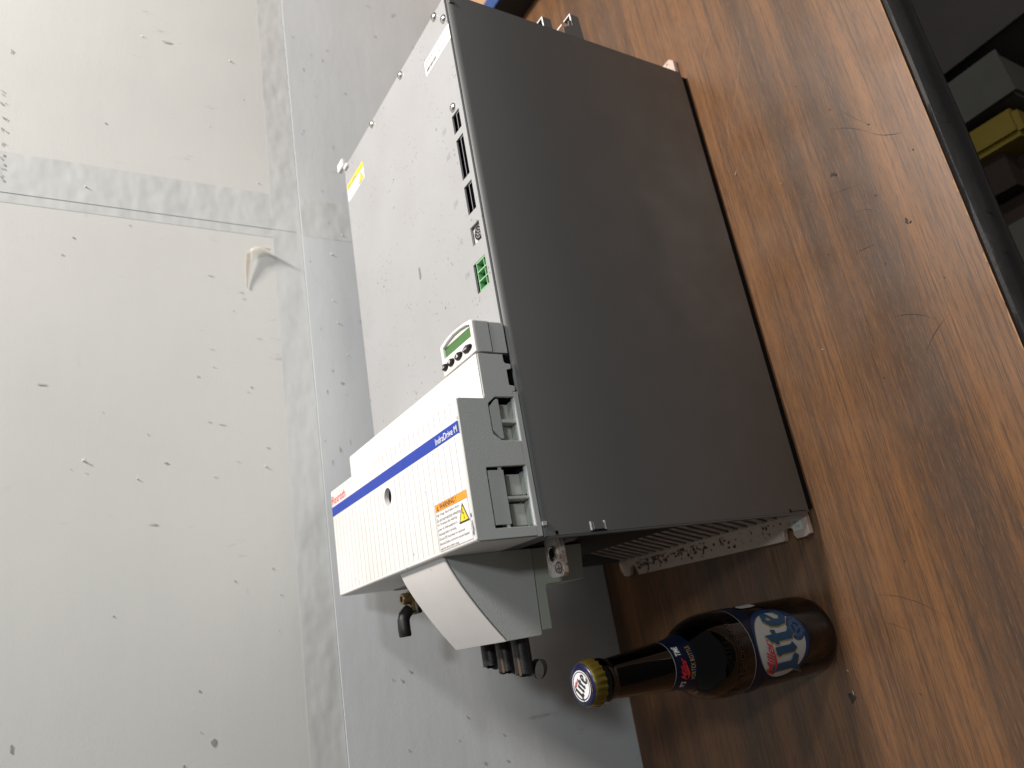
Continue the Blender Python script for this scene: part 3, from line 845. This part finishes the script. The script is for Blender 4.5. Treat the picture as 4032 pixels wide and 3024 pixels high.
plate('cover_cheek', [mm(sidep)], SIDE(Y0 + .0013), .002, 'plastic_grey', tc, .0003)
plate('cover_cheek', [mm(sidep)], SIDE(Y1 - .0013), .002, 'plastic_grey', tc, .0003)
B('cover_inner', (-.046, .0004, Y0 + .004, Y1 - .004, .246, .262), 'cavity_black', tc)
B('divider', (-.0555, -.045, Y0 + .0236, Y0 + .0256, .246, .268), 'plastic_grey', tc)
B('divider', (-.0555, -.045, Y0 + .0465, Y0 + .0485, .246, .268), 'plastic_grey', tc)
blk = mm([(0.5, 241.2), (-14.5, 241.6), (-53.6, 243.2), (-53.8, 235.2), (-53.2, 234.6), (-26.2, 234.0), (-24.6, 232.6), (-24.0, 201.4), (-23.4, 200.6), (0.5, 197.8)])
tb = plate('terminal_block', [blk], SIDE((Y0 + Y1) / 2 + .001), Y1 - Y0 - .002, 'plastic_green_grey', DR, .0006)
B('block_gap', (-.053, .0005, Y0 + .003, Y1 - .003, .2425, .2455), 'cavity_black', tb)
# three cut cables
for y, z, x1, n_ in ((.1080, .2553, -.0725, 18), (.0885, .2545, -.0770, 18), (.0682, .2538, -.0797, 18)):
    bm = bmesh.new(); rr = .0064; rows = []
    xs3 = [-.040, -.058, -.066, x1]
    for i, x in enumerate(xs3):
        ring = []
        for q in range(n_):
            a = 2 * math.pi * q / n_
            xx = x + (random.uniform(-.0007, .0007) + .0016 * math.cos(a - 1.9) if i == 3 else 0)
            ring.append(bm.verts.new((xx, y + rr * math.cos(a), z + rr * math.sin(a) * .97)))
        rows.append(ring)
    inner = [bm.verts.new((v_.co.x + .0002, y + (v_.co.y - y) * .8, z + (v_.co.z - z) * .8)) for v_ in rows[-1]]
    deep = [bm.verts.new((v_.co.x + .012, v_.co.y, v_.co.z)) for v_ in inner]
    rows += [inner, deep]
    for a, b in zip(rows, rows[1:]):
        for q in range(n_): bm.faces.new((a[q], a[(q + 1) % n_], b[(q + 1) % n_], b[q]))
    bm.faces.new(rows[-1])
    bmesh.ops.recalc_face_normals(bm, faces=bm.faces)
    cb = link('cable_stub', bm, 'rubber_black', DR, True, sharp=.7)
    bm = bmesh.new()
    for q in range(7):
        a = 2 * math.pi * q / 6; r = .003 if q < 6 else 0
        lathe(bm, [(.0014, 0), (.0014, .016)], (x1 + .003, y + r * math.cos(a), z + r * math.sin(a)), 'x', 8)
    link('cable_core', bm, 'brassy', cb, True)
# worn bronze streaks on the sleeves
for y, z, x1 in ((.0682, .2538, -.0795), (.0885, .2545, -.0765)):
    bm = bmesh.new(); pr = None
    for i in range(10):
        x = -.0575 + (x1 + .0575) * i / 9; a = 2.05 + .05 * i / 9
        w_ = (.05 + .012 * i) * random.uniform(.7, 1.2)
        p_, q_ = [bm.verts.new((x, y + .00648 * math.cos(t_), z + .00629 * math.sin(t_))) for t_ in (a + w_, a - w_)]
        if pr: bm.faces.new((pr[0], pr[1], q_, p_))
        pr = (p_, q_)
    link('worn_streak', bm, 'worn_bronze', DR)
# curled strip of cut insulation hooked on the last cable
bm = bmesh.new(); pr = None
n_ = 30
ax1, ax2 = Vector((-.93, .35, -.03)), Vector((-.165, -.508, -.845))
ce = Vector((-.0778, .0665, .2432))
for i in range(n_ + 1):
    t_ = i / n_
    a = math.radians(12) + math.radians(330) * t_
    vw = (Vector((.315, .785, -.533)) - ax2 * .55 + ax1 * .35).normalized() * (.0034 * (.12 + math.sin(math.pi * min(.97, .06 + t_ * .95))))
    c = ce + ax1 * (math.cos(a) * .0068) - ax2 * (math.sin(a) * .0042)
    p_, q_ = bm.verts.new(c + vw), bm.verts.new(c - vw)
    if pr: bm.faces.new((pr[0], pr[1], q_, p_))
    pr = (p_, q_)
bmesh.ops.solidify(bm, geom=bm.faces[:], thickness=0.0011)
bmesh.ops.recalc_face_normals(bm, faces=bm.faces)
link('insulation_curl', bm, 'rubber_black', DR, True, sharp=.8)

# bolted cable lug at the far end of the bus bar
yl = .2
lg = B('bus_bar', (-.0240, .002, yl - .007, yl + .007, .2640, .2672), 'black_plastic', DR, .0004)
B('bar_face', (-.0235, .001, yl - .0068, yl + .0068, .26722, .2689), 'zinc', lg, .0003)
bm = bmesh.new(); add(bm, flat2d([[(-.0215, yl - .0052), (-.0215, yl + .0052), (-.011, yl + .0064), (-.006, yl + .0055), (-.004, yl), (-.006, yl - .0055), (-.011, yl - .0064)]], .0018, .0002), UP(.27)); link('lug', bm, 'brassy', lg)
bm = bmesh.new(); lathe(bm, [(.0058, 0), (.0058, .001), (.0047, .0011), (.0047, .0062), (.0040, .0070), (.0026, .0070), (.0024, .0045), (.0003, .0045)], (-.0112, yl, .27095), n=24); link('bolt', bm, 'brassy', lg, True)
bm = bmesh.new()
tube(bm, [(-.0195, yl, .2718), (-.0215, yl, .2742), (-.024, yl, .2768), (-.028, yl, .2782), (-.034, yl, .2784), (-.0395, yl, .2780), (-.0405, yl, .2780)], [.0046, .0049, .0050, .0050, .0051, .0050, .0044], 16)
link('heat_shrink', bm, 'rubber_black', lg, True, sharp=.9)

# earth bracket with threaded boss
bk = plate('earth_bracket', [mm([(2.5, 14.2), (-21.6, 14.6), (-23.6, 16.4), (-23.4, 29.6), (-20.6, 32.4), (-8, 32.2), (2.5, 32.0)])], UP(.2434), .003, 'bracket_zinc', DR, .0004)
cx, cy = -.0086, .0236
bm = bmesh.new(); lathe(bm, [(.0052, 0), (.0052, .0008), (.0046, .0012), (.0041, .0008), (.0041, .0002)], (cx, cy, .2451), n=32, cap=False); link('boss', bm, 'zinc', bk, True)
bm = bmesh.new(); lathe(bm, [(.0042, 0), (.0002, 0.00005)], (cx, cy, .2456), n=24); link('bore', bm, 'cavity_black', bk)
for k in range(3):
    bm = bmesh.new()
    tube(bm, [(cx + (.0038 - .0006 * k) * math.cos(a), cy + (.0038 - .0006 * k) * math.sin(a), .2458) for a in [math.pi * .9 + math.pi * 1.1 * i / 14 - k * .1 for i in range(15)]], .00018, 5)
    link('thread', bm, 'brassy', bk, True)
bm = bmesh.new(); add(bm, flat2d([ell(-.0180, .0197, .0038, .0038, 28), list(reversed(ell(-.0180, .0197, .0031, .0031, 28)))]), UP(.2456))
for r_ in (rect(-.0205, -.0155, .0, .0),): pass
for x0, x1, y0, y1 in ((-.0182, -.0152, .0194, .0200), (-.0188, -.0182, .0174, .0220), (-.0197, -.0192, .0182, .0212), (-.0206, -.0201, .0189, .0205)):
    add(bm, flat2d([rect(x0, x1, y0, y1)]), UP(.2456))
link('earth_symbol', bm, 'ink_black', bk)
# weld and dark stub under the bracket root
B('root_plate', (-.0022, .0002, .006, .034, .2352, .2418), 'side_dark', bk, .0004)
bm = bmesh.new()
for k in range(5): lathe(bm, [(.0002, -.0013), (.0013, -.0004), (.0013, .0006), (.0002, .0013)], (-.0014, .0125 + .0024 * k, .2345), 'y', 8)
link('weld_bead', bm, 'rubber_black', bk, True)

# vented lower end: fine slats, then heat sink fins
bm = bmesh.new()
z = .128
while z < .250:
    box(bm, .0015, .0036, .004, W - .004, z, z + .0016); z += .0038
for y in [.004 + .0118 * i for i in range(21)]:
    box(bm, .0037, .005, y - .0008, y + .0008, .128, .2515)
vs_ = link('vent_slats', bm, 'rust_dark', DR); vs_['kind'] = 'stuff'
HS = B('heat_sink', (.022, L - .02, .006, W - .006, .0105, .016), 'galvanised', DR)
fin0 = None
for i in range(21):
    y = .0125 + .0109 * i
    if fin0 is None:
        bm = bmesh.new(); add(bm, flat2d([mm([(0.2, 10.6), (8, 40), (18, 76), (32, 118), (400, 118), (400, 10.6)])], .006), SIDE(0)); bmesh.ops.recalc_face_normals(bm, faces=bm.faces)
        me_o = link('fin', bm, 'fin_metal', None)
        me_o.parent = HS
        me_o.location = Vector((0, y, 0)) - OFF[DR.name]
        fin0 = me_o
    else:
        o = fin0.copy(); COL.objects.link(o); o.parent = HS; o.location = Vector((0, y, 0)) - OFF[DR.name]
B('fin_backing', (.075, L - .03, .008, W - .008, .0165, .118), 'cavity_black', HS)

# mounting plate with keyhole notches
mp = mm([(-16.2, 6.4), (-18.0, 11.5), (-18.0, 20.3), (-14.5, 22.2), (-10.5, 21.6), (-8.6, 23.4), (-8.2, 26.4), (-9.2, 29.6), (-11.5, 31.4), (-18.0, 32.6), (-17.6, 85), (-16.0, 220.5), (-6.4, 224.4), (-5.0, 227.0), (-6.4, 230.4), (-14.2, 233.6), (-15.2, 238.0), (-14.2, 243.4), (-7.5, 247.4), (4, 248.2),
         (440, 248.2), (455, 246), (461, 240), (461.5, 19.8), (462.2, 10.8), (457.7, 6.4), (446, 6.6), (20, 6.4)])
mpl = plate('mounting_plate', [mp], UP(.0041), .0042, 'galvanised', DR, .0004)
B('plate_spacer', (-.002, L - .001, .0065, W - .003, .0063, .0104), 'galvanised', DR)
ps = plate('sticker', [mm([(-2.9, 21), (-2.6, 15), (-3.4, 11.6), (-11.9, 11.1), (-12.1, 21.2)])], UP(.0068), .0001, 'sticker_pale', mpl)
lettering('SP', -.0062, .0192, .0070, .0035, .0018, 'ink_grey', ps); lettering('132', -.0096, .0178, .0070, .0042, .0018, 'ink_grey', ps)
for k in range(150):
    yy = random.choice((random.gauss(.16, .03), random.uniform(.03, .22), random.gauss(.2, .02))); xx = -.002 - abs(random.gauss(0, .006))
    if xx < -.0135 or not .02 < yy < .22: continue
    bm = bmesh.new(); add(bm, flat2d([ragged(xx, yy, random.uniform(.0005, .0017), random.uniform(.0004, .0014), 8, .5)], .0004), UP(.0067 + k * 1e-6)); link('grime', bm, 'grime_brown', mpl)

# small hook plates on the upper end
for y, pts in ((.0035, [(434, 159.6), (450, 159.7), (450, 168.6), (434, 168.6)]), (.0035, [(434, 124.2), (465.2, 125.6), (465.9, 134.6), (458.5, 134.4), (456.5, 138.4), (450.5, 139.2), (446, 146.2), (434, 146.0)])):
    h = plate('hook_plate', [mm(pts)], SIDE(y), .0012, 'side_dark', DR)
for x0, x1, z in ((.4385, .4502, .16865), (.4525, .466, .1347)):
    B('lit_hook_edge', (x0, x1, .0028, .0042, z, z + .0003), 'label_white', DR)  # white strips paint the light caught on the dark plates' top edges
    B('lit_hook_edge', (x1 - .0011, x1, .0043, .013, z, z + .0003), 'label_white', DR)
    B('hook_fold', (x1 - .0012, x1 - .0001, .0043, .013, z - .009, z - .0001), 'side_dark', DR)
B('lit_hook_edge', (.4495, .4508, .0043, .012, .1462, .1466), 'label_white', DR)

# ------------------------------------------------------------------ the beer bottle
bx, by = -0.0913, 0.0416
BT = root('beer_bottle', (bx, by, 0), 'brown glass beer bottle with blue and silver labels beside the drive', 'bottle')
prof = [(.0005, .0035), (.018, .0028), (.0235, .0004), (.0265, .0002), (.0288, .0022), (.0298, .006), (.0301, .012), (.0302, .06), (.0302, .104), (.0300, .111), (.0291, .1185), (.0272, .1262), (.0245, .1325), (.0214, .1378), (.0190, .1425), (.0175, .148), (.0167, .155), (.0160, .164), (.0148, .180), (.0136, .197), (.0129, .207), (.0128, .2096), (.0138, .2108), (.0142, .2125), (.0142, .2150), (.0134, .2168), (.0128, .2175), (.0128, .226), (.0005, .226)]
bm = bmesh.new(); lathe(bm, prof, (bx, by, 0), n=72); bt = link('bottle_glass', bm, 'amber_glass', BT, True, sharp=.9)
def prad(z):
    for (r0_, z0_), (r1_, z1_) in zip(prof[5:], prof[6:]):
        if z0_ <= z <= z1_: return r0_ + (r1_ - r0_) * (z - z0_) / (z1_ - z0_)
    return .0302
AZ0 = 0.02
def wrap(data, name, mat, parent, lift, step=.0022, rref=.0302):
    bm = bmesh.new(); add(bm, data, lambda u, v, w=0: (u, v, 0))
    us = [v_.co.x for v_ in bm.verts]; a, b = min(us), max(us)
    x = a + step
    while x < b:
        bmesh.ops.bisect_plane(bm, geom=bm.verts[:] + bm.edges[:] + bm.faces[:], plane_co=(x, 0, 0), plane_no=(1, 0, 0)); x += step
    if max(v_.co.y for v_ in bm.verts) > .1:
        y = min(v_.co.y for v_ in bm.verts) + .002; y2 = max(v_.co.y for v_ in bm.verts)
        while y < y2:
            bmesh.ops.bisect_plane(bm, geom=bm.verts[:] + bm.edges[:] + bm.faces[:], plane_co=(0, y, 0), plane_no=(0, 1, 0)); y += .002
    for v_ in bm.verts:
        r = prad(v_.co.y) + lift; th = v_.co.x / rref + AZ0
        v_.co = Vector((bx + r * math.sin(th), by - r * math.cos(th), v_.co.y))
    bmesh.ops.recalc_face_normals(bm, faces=bm.faces)
    return link(name, bm, mat, parent, True)
def shift(data, du, dv): return ([(a + du, b + dv, 0) for a, b, c in data[0]], data[1])
# body label: navy band, blue rim, silver oval, gold line
cz = .0655
lab = [(-.060, .0968), (.060, .0968), (.060, .0868), (.0268, .0835)] + ell(0, cz, .0285, .0305, 30, .62, -math.pi - .62)[0:] + [(-.0268, .0835), (-.060, .0868)]
BL = wrap(flat2d([lab]), 'body_label', 'bottle_navy', BT, .0001)
wrap(flat2d([[(-.060, .0973), (.060, .0973), (.060, .0969), (-.060, .0969)]]), 'label_trim', 'bottle_silver', BL, .00012)
wrap(flat2d([ell(.0005, cz, .0270, .0292, 48)]), 'label_rim', 'bottle_blue', BL, .00025)
wrap(flat2d([ell(-.001, cz + .0015, .0246, .0262, 48)]), 'label_line', 'bottle_gold', BL, .0004)
wrap(flat2d([ell(-.001, cz + .0015, .0241, .0257, 48)]), 'label_oval', 'bottle_silver', BL, .00055)
wrap(flat2d([ell(.0075, .0475, .0092, .0088, 32)]), 'emblem', 'bottle_steel', BL, .0007)
wrap(flat2d([ell(.0075, .0475, .0064, .0062, 32)]), 'emblem_disc', 'bottle_steel', BL, .00085)
bits = ([], [])
def merge(d):
    o_ = len(bits[0]); bits[0].extend(d[0]); bits[1].extend([tuple(i + o_ for i in f_) for f_ in d[1]])
for k in range(3):
    a = math.pi / 2 + k * 2 * math.pi / 3
    for q in (-.5, 0, .5):
        merge(flat2d([ell(.0075 + .0033 * math.cos(a + q), .0475 + .0033 * math.sin(a + q), .0010, .0013, 8)]))
for k in range(26):
    a = 2 * math.pi * k / 26
    if k % 6: merge(flat2d([[(.0075 + r_ * math.cos(a + d_), .0475 + r_ * math.sin(a + d_)) for r_, d_ in ((.0069, -.06), (.0085, -.05), (.0085, .05), (.0069, .06))]]))
wrap(bits, 'emblem_print', 'bottle_blue', BL, .001)
# big lettering, drawn letter by letter
GL = {
 'L': [[(0.06, 1.0), (0.62, 1.12), (0.62, 0.22), (1.02, 0.06), (0.86, -0.13), (0.34, -0.10), (-0.30, -0.42), (-0.02, -0.04), (0.14, 0.14), (0.14, 0.88)]],
 'i': [[(1.0, 0.70), (1.10, 0.86), (1.52, 0.90), (1.52, 0.2), (1.66, 0.1), (1.30, -0.08), (1.08, 0.06), (1.08, 0.66)]],
 't': [[(1.80, 0.98), (2.24, 1.2), (2.24, 0.86), (2.5, 0.88), (2.46, 0.68), (2.24, 0.68), (2.24, 0.2), (2.42, 0.1), (2.06, -0.08), (1.80, 0.06), (1.80, 0.68), (1.64, 0.66), (1.68, 0.84), (1.80, 0.86)]],
 'e': [[(2.60, 0.45), (2.68, 0.74), (3.05, 0.96), (3.52, 0.86), (3.62, 0.62), (3.12, 0.40), (3.04, 0.22), (3.28, 0.10), (3.66, 0.30), (3.60, 0.02), (3.1, -0.12), (2.70, 0.06)],
       [(3.02, 0.52), (3.24, 0.62), (3.22, 0.76), (3.06, 0.72)]]}
def lite(sx, sy, ox, oy, grow=0.0):
    out_ = ([], [])
    for k_, ps_ in GL.items():
        ps2 = [[(ox + (a + (grow if (a - 1.7) > 0 else -grow) * .4) * sx, oy + b * sy) for a, b in p_] for p_ in ps_]
        if len(ps2) > 1: ps2[1] = list(reversed(ps2[1]))
        d = flat2d(ps2); o_ = len(out_[0]); out_[0].extend(d[0]); out_[1].extend([tuple(i + o_ for i in f_) for f_ in d[1]])
    return out_
wrap(lite(.0124, .0250, -.0222, .0540), 'lettering_gold', 'bottle_gold', BL, .0010, .0016)
wrap(lite(.0124, .0240, -.0214, .0545), 'lettering', 'bottle_teal', BL, .0012, .0016)
wrap(shift(text2d('Miller', .0255, .0078, .45, .9, .6), -.0215, .0785), 'script', 'bottle_red', BL, .0012, .0016)
wrap(flat2d([[(-.0205, .0768), (.0015, .0800), (-.014, .0752)]]), 'script_flourish', 'bottle_red', BL, .0013, .0016)
# side label, partly torn, seen edge-on
wrap(flat2d([[(.0340, .081), (.0375, .083), (.040, .080), (.0405, .065), (.0350, .064), (.0335, .070)]]), 'side_label', 'bottle_silver', BT, .0006)
# neck label
NL = wrap(flat2d([rect(-.05, .05, .1425, .1605)]), 'neck_label', 'bottle_navy', BT, .00012, .002, .0185)
wrap(flat2d([rect(-.05, .05, .1606, .1610)]), 'label_trim', 'bottle_silver', NL, .00013, .002, .0185)
wrap(shift(text2d('Miller', .0165, .0052, .5, .9, 1.0), -.0125, .1512), 'script', 'bottle_red', NL, .0004, .0012, .0185)
wrap(flat2d([[(-.0125, .1502), (.003, .1528), (-.008, .1488)]]), 'script_flourish', 'bottle_red', NL, .0004, .0012, .0185)
wrap(shift(text2d('TIME', .0078, .0046, .2, 1, 1.5), .0058, .1535), 'lettering', 'ink_white', NL, .0004, .0012, .0185)
wrap(shift(text2d("IT'S", .0058, .0042, .2, 1, 1.0), -.0195, .1512), 'lettering', 'ink_white', NL, .0004, .0012, .0185)
wrap(shift(text2d('VORTEX BOTTLE', .0235, .0033, 0, 1.1, .6), -.0125, .1446), 'lettering', 'bottle_gold', NL, .0004, .0012, .0185)
# raised words in the glass of the shoulder
em = text2d('TRIPLE HOPS BREWED', .062, .0058, 0, 1.15, 1.0)
wrap(shift(em, -.031, .1075), 'raised_lettering', 'glass_letters', bt, .0004, .0012)
wrap(shift(text2d('VORTEX', .022, .005, 0, 1.15, 1.0), -.012, .1185), 'raised_lettering', 'glass_letters', bt, .0004, .0012)
# crown cap: fluted skirt and printed top
bm = bmesh.new(); n_ = 168; rows = []
for r, z, fl_ in ((.0147, .2190, .0006), (.0147, .2206, .0005), (.0145, .2235, .0003), (.0141, .2258, .0001), (.0134, .2276, 0), (.0122, .2286, 0), (.0105, .2289, 0), (.0005, .2290, 0)):
    rows.append([bm.verts.new((bx + (r + fl_ * math.cos(21 * a)) * math.cos(a), by + (r + fl_ * math.cos(21 * a)) * math.sin(a), z)) for a in [2 * math.pi * i / n_ for i in range(n_)]])
for a, b in zip(rows, rows[1:]):
    for i in range(n_): bm.faces.new((a[i], a[(i + 1) % n_], b[(i + 1) % n_], b[i]))
bm.faces.new(rows[-1])
bmesh.ops.recalc_face_normals(bm, faces=bm.faces)
cp = link('crown_cap', bm, 'cap_gold', BT, True, sharp=.9)
bm = bmesh.new(); lathe(bm, [(.0136, .2270), (.0130, .22825), (.0120, .22885), (.0104, .22915), (.0004, .22925)], (bx, by, 0), n=64, cap=False)
link('cap_print', bm, 'cap_blue', cp, True)
th = math.radians(-38)          # the print is turned on the neck
def CAP(u, v, w=0): return (bx + u * math.cos(th) - v * math.sin(th) - .0006, by + u * math.sin(th) + v * math.cos(th), .22935 + w)
def cap(polys, z, name, mat):
    bm = bmesh.new(); add(bm, polys, lambda u, v, w=0: CAP(u, v, z)); return link(name, bm, mat, cp)
cap(flat2d([ell(0, 0, .0096, .0096, 48)]), 0, 'cap_disc', 'ink_white')
cap(flat2d([ell(0, 0, .0089, .0089, 48), list(reversed(ell(.0002, 0, .0081, .0083, 48)))]), .0001, 'cap_ring', 'ink_black')
cap(lite(.0039, .0078, -.0067, -.0039), .0002, 'lettering', 'ink_black')
cap(shift(text2d('Miller', .0068, .0022, .5, .9, 1.0), -.0055, .0038), .0002, 'script', 'bottle_red')
for k in range(9):
    a = -.2 - .12 * k; rr = .0112 + random.uniform(-.0003, .0003)
    cap(flat2d([ragged(rr * math.cos(a), rr * math.sin(a), .0009, .0005, 9, .5, a + 1.57)]), .00008 + k * 2e-6, 'worn_patch', 'copper_patch' if 'copper_patch' in M else 'brassy')

# ------------------------------------------------------------------ other things at the edges of the view
SC = root('storage_case', (.80, .20, 0), 'low black sided case with blue lid on the table behind the drive', 'case')
B('case_body', (.716, .99, .05, .275, .0005, .0425), 'black_plastic', SC, .002)
B('case_lid', (.7175, .742, .05, .275, .0427, .0450), 'fan_blue', SC, .0006)
B('case_tray', (.7425, .99, .05, .275, .0427, .0440), 'tan_card', SC, .0006)

def carton(name, c, half, rot, zt, zb, mat, label, cat, tilt=0.0):
    r = root(name, (c[0], c[1], zb), label, cat)
    def xf(p):
        q = Vector((p.x * math.cos(rot) - p.y * math.sin(rot), p.x * math.sin(rot) + p.y * math.cos(rot), p.z + p.x * tilt))
        return q + Vector((c[0], c[1], 0))
    bm = bmesh.new(); box(bm, -half[0], half[0], -half[1], half[1], zb, zt, xf); link('carton_wall', bm, mat, r, False, .004)
    bm = bmesh.new(); box(bm, -half[0] * 1.01, half[0] * 1.01, -half[1] * 1.01, -.002, zt + .0005, zt + .004, xf); link('carton_flap', bm, mat, r)
    bm = bmesh.new(); box(bm, -half[0] * 1.01, half[0] * 1.01, .002, half[1] * 1.01, zt + .0005, zt + .004, xf); link('carton_flap', bm, mat, r)
    return r
carton('carton', (.600, -.045, 0), (.115, .150), .06, -.37, -.74, 'carton_brown', 'wide brown carton standing on the floor behind the narrow grey carton', 'carton')
carton('carton', (.430, -.020, 0), (.0275, .118), .04, -.35, -.74, 'carton_grey', 'narrow grey carton standing on the floor beside the yellow banded case', 'carton')
CN = root('tool_case', (.345, -.03, -.74), 'dark brown case with yellow band on the floor under the table', 'tool case')
B('case_body', (.290, .396, -.128, .08, -.74, -.372), 'rust_dark', CN, .03)
B('band', (.362, .3975, -.130, .082, -.52, -.352), 'bin_yellow', CN, .006)
B('handle', (.30, .31, -.06, .03, -.371, -.360), 'cavity_black', CN, .002)
carton('carton', (.20, -.02, 0), (.075, .105), .05, -.37, -.74, 'carton_grey', 'plain grey carton on the floor on the other side of the yellow banded case', 'carton')
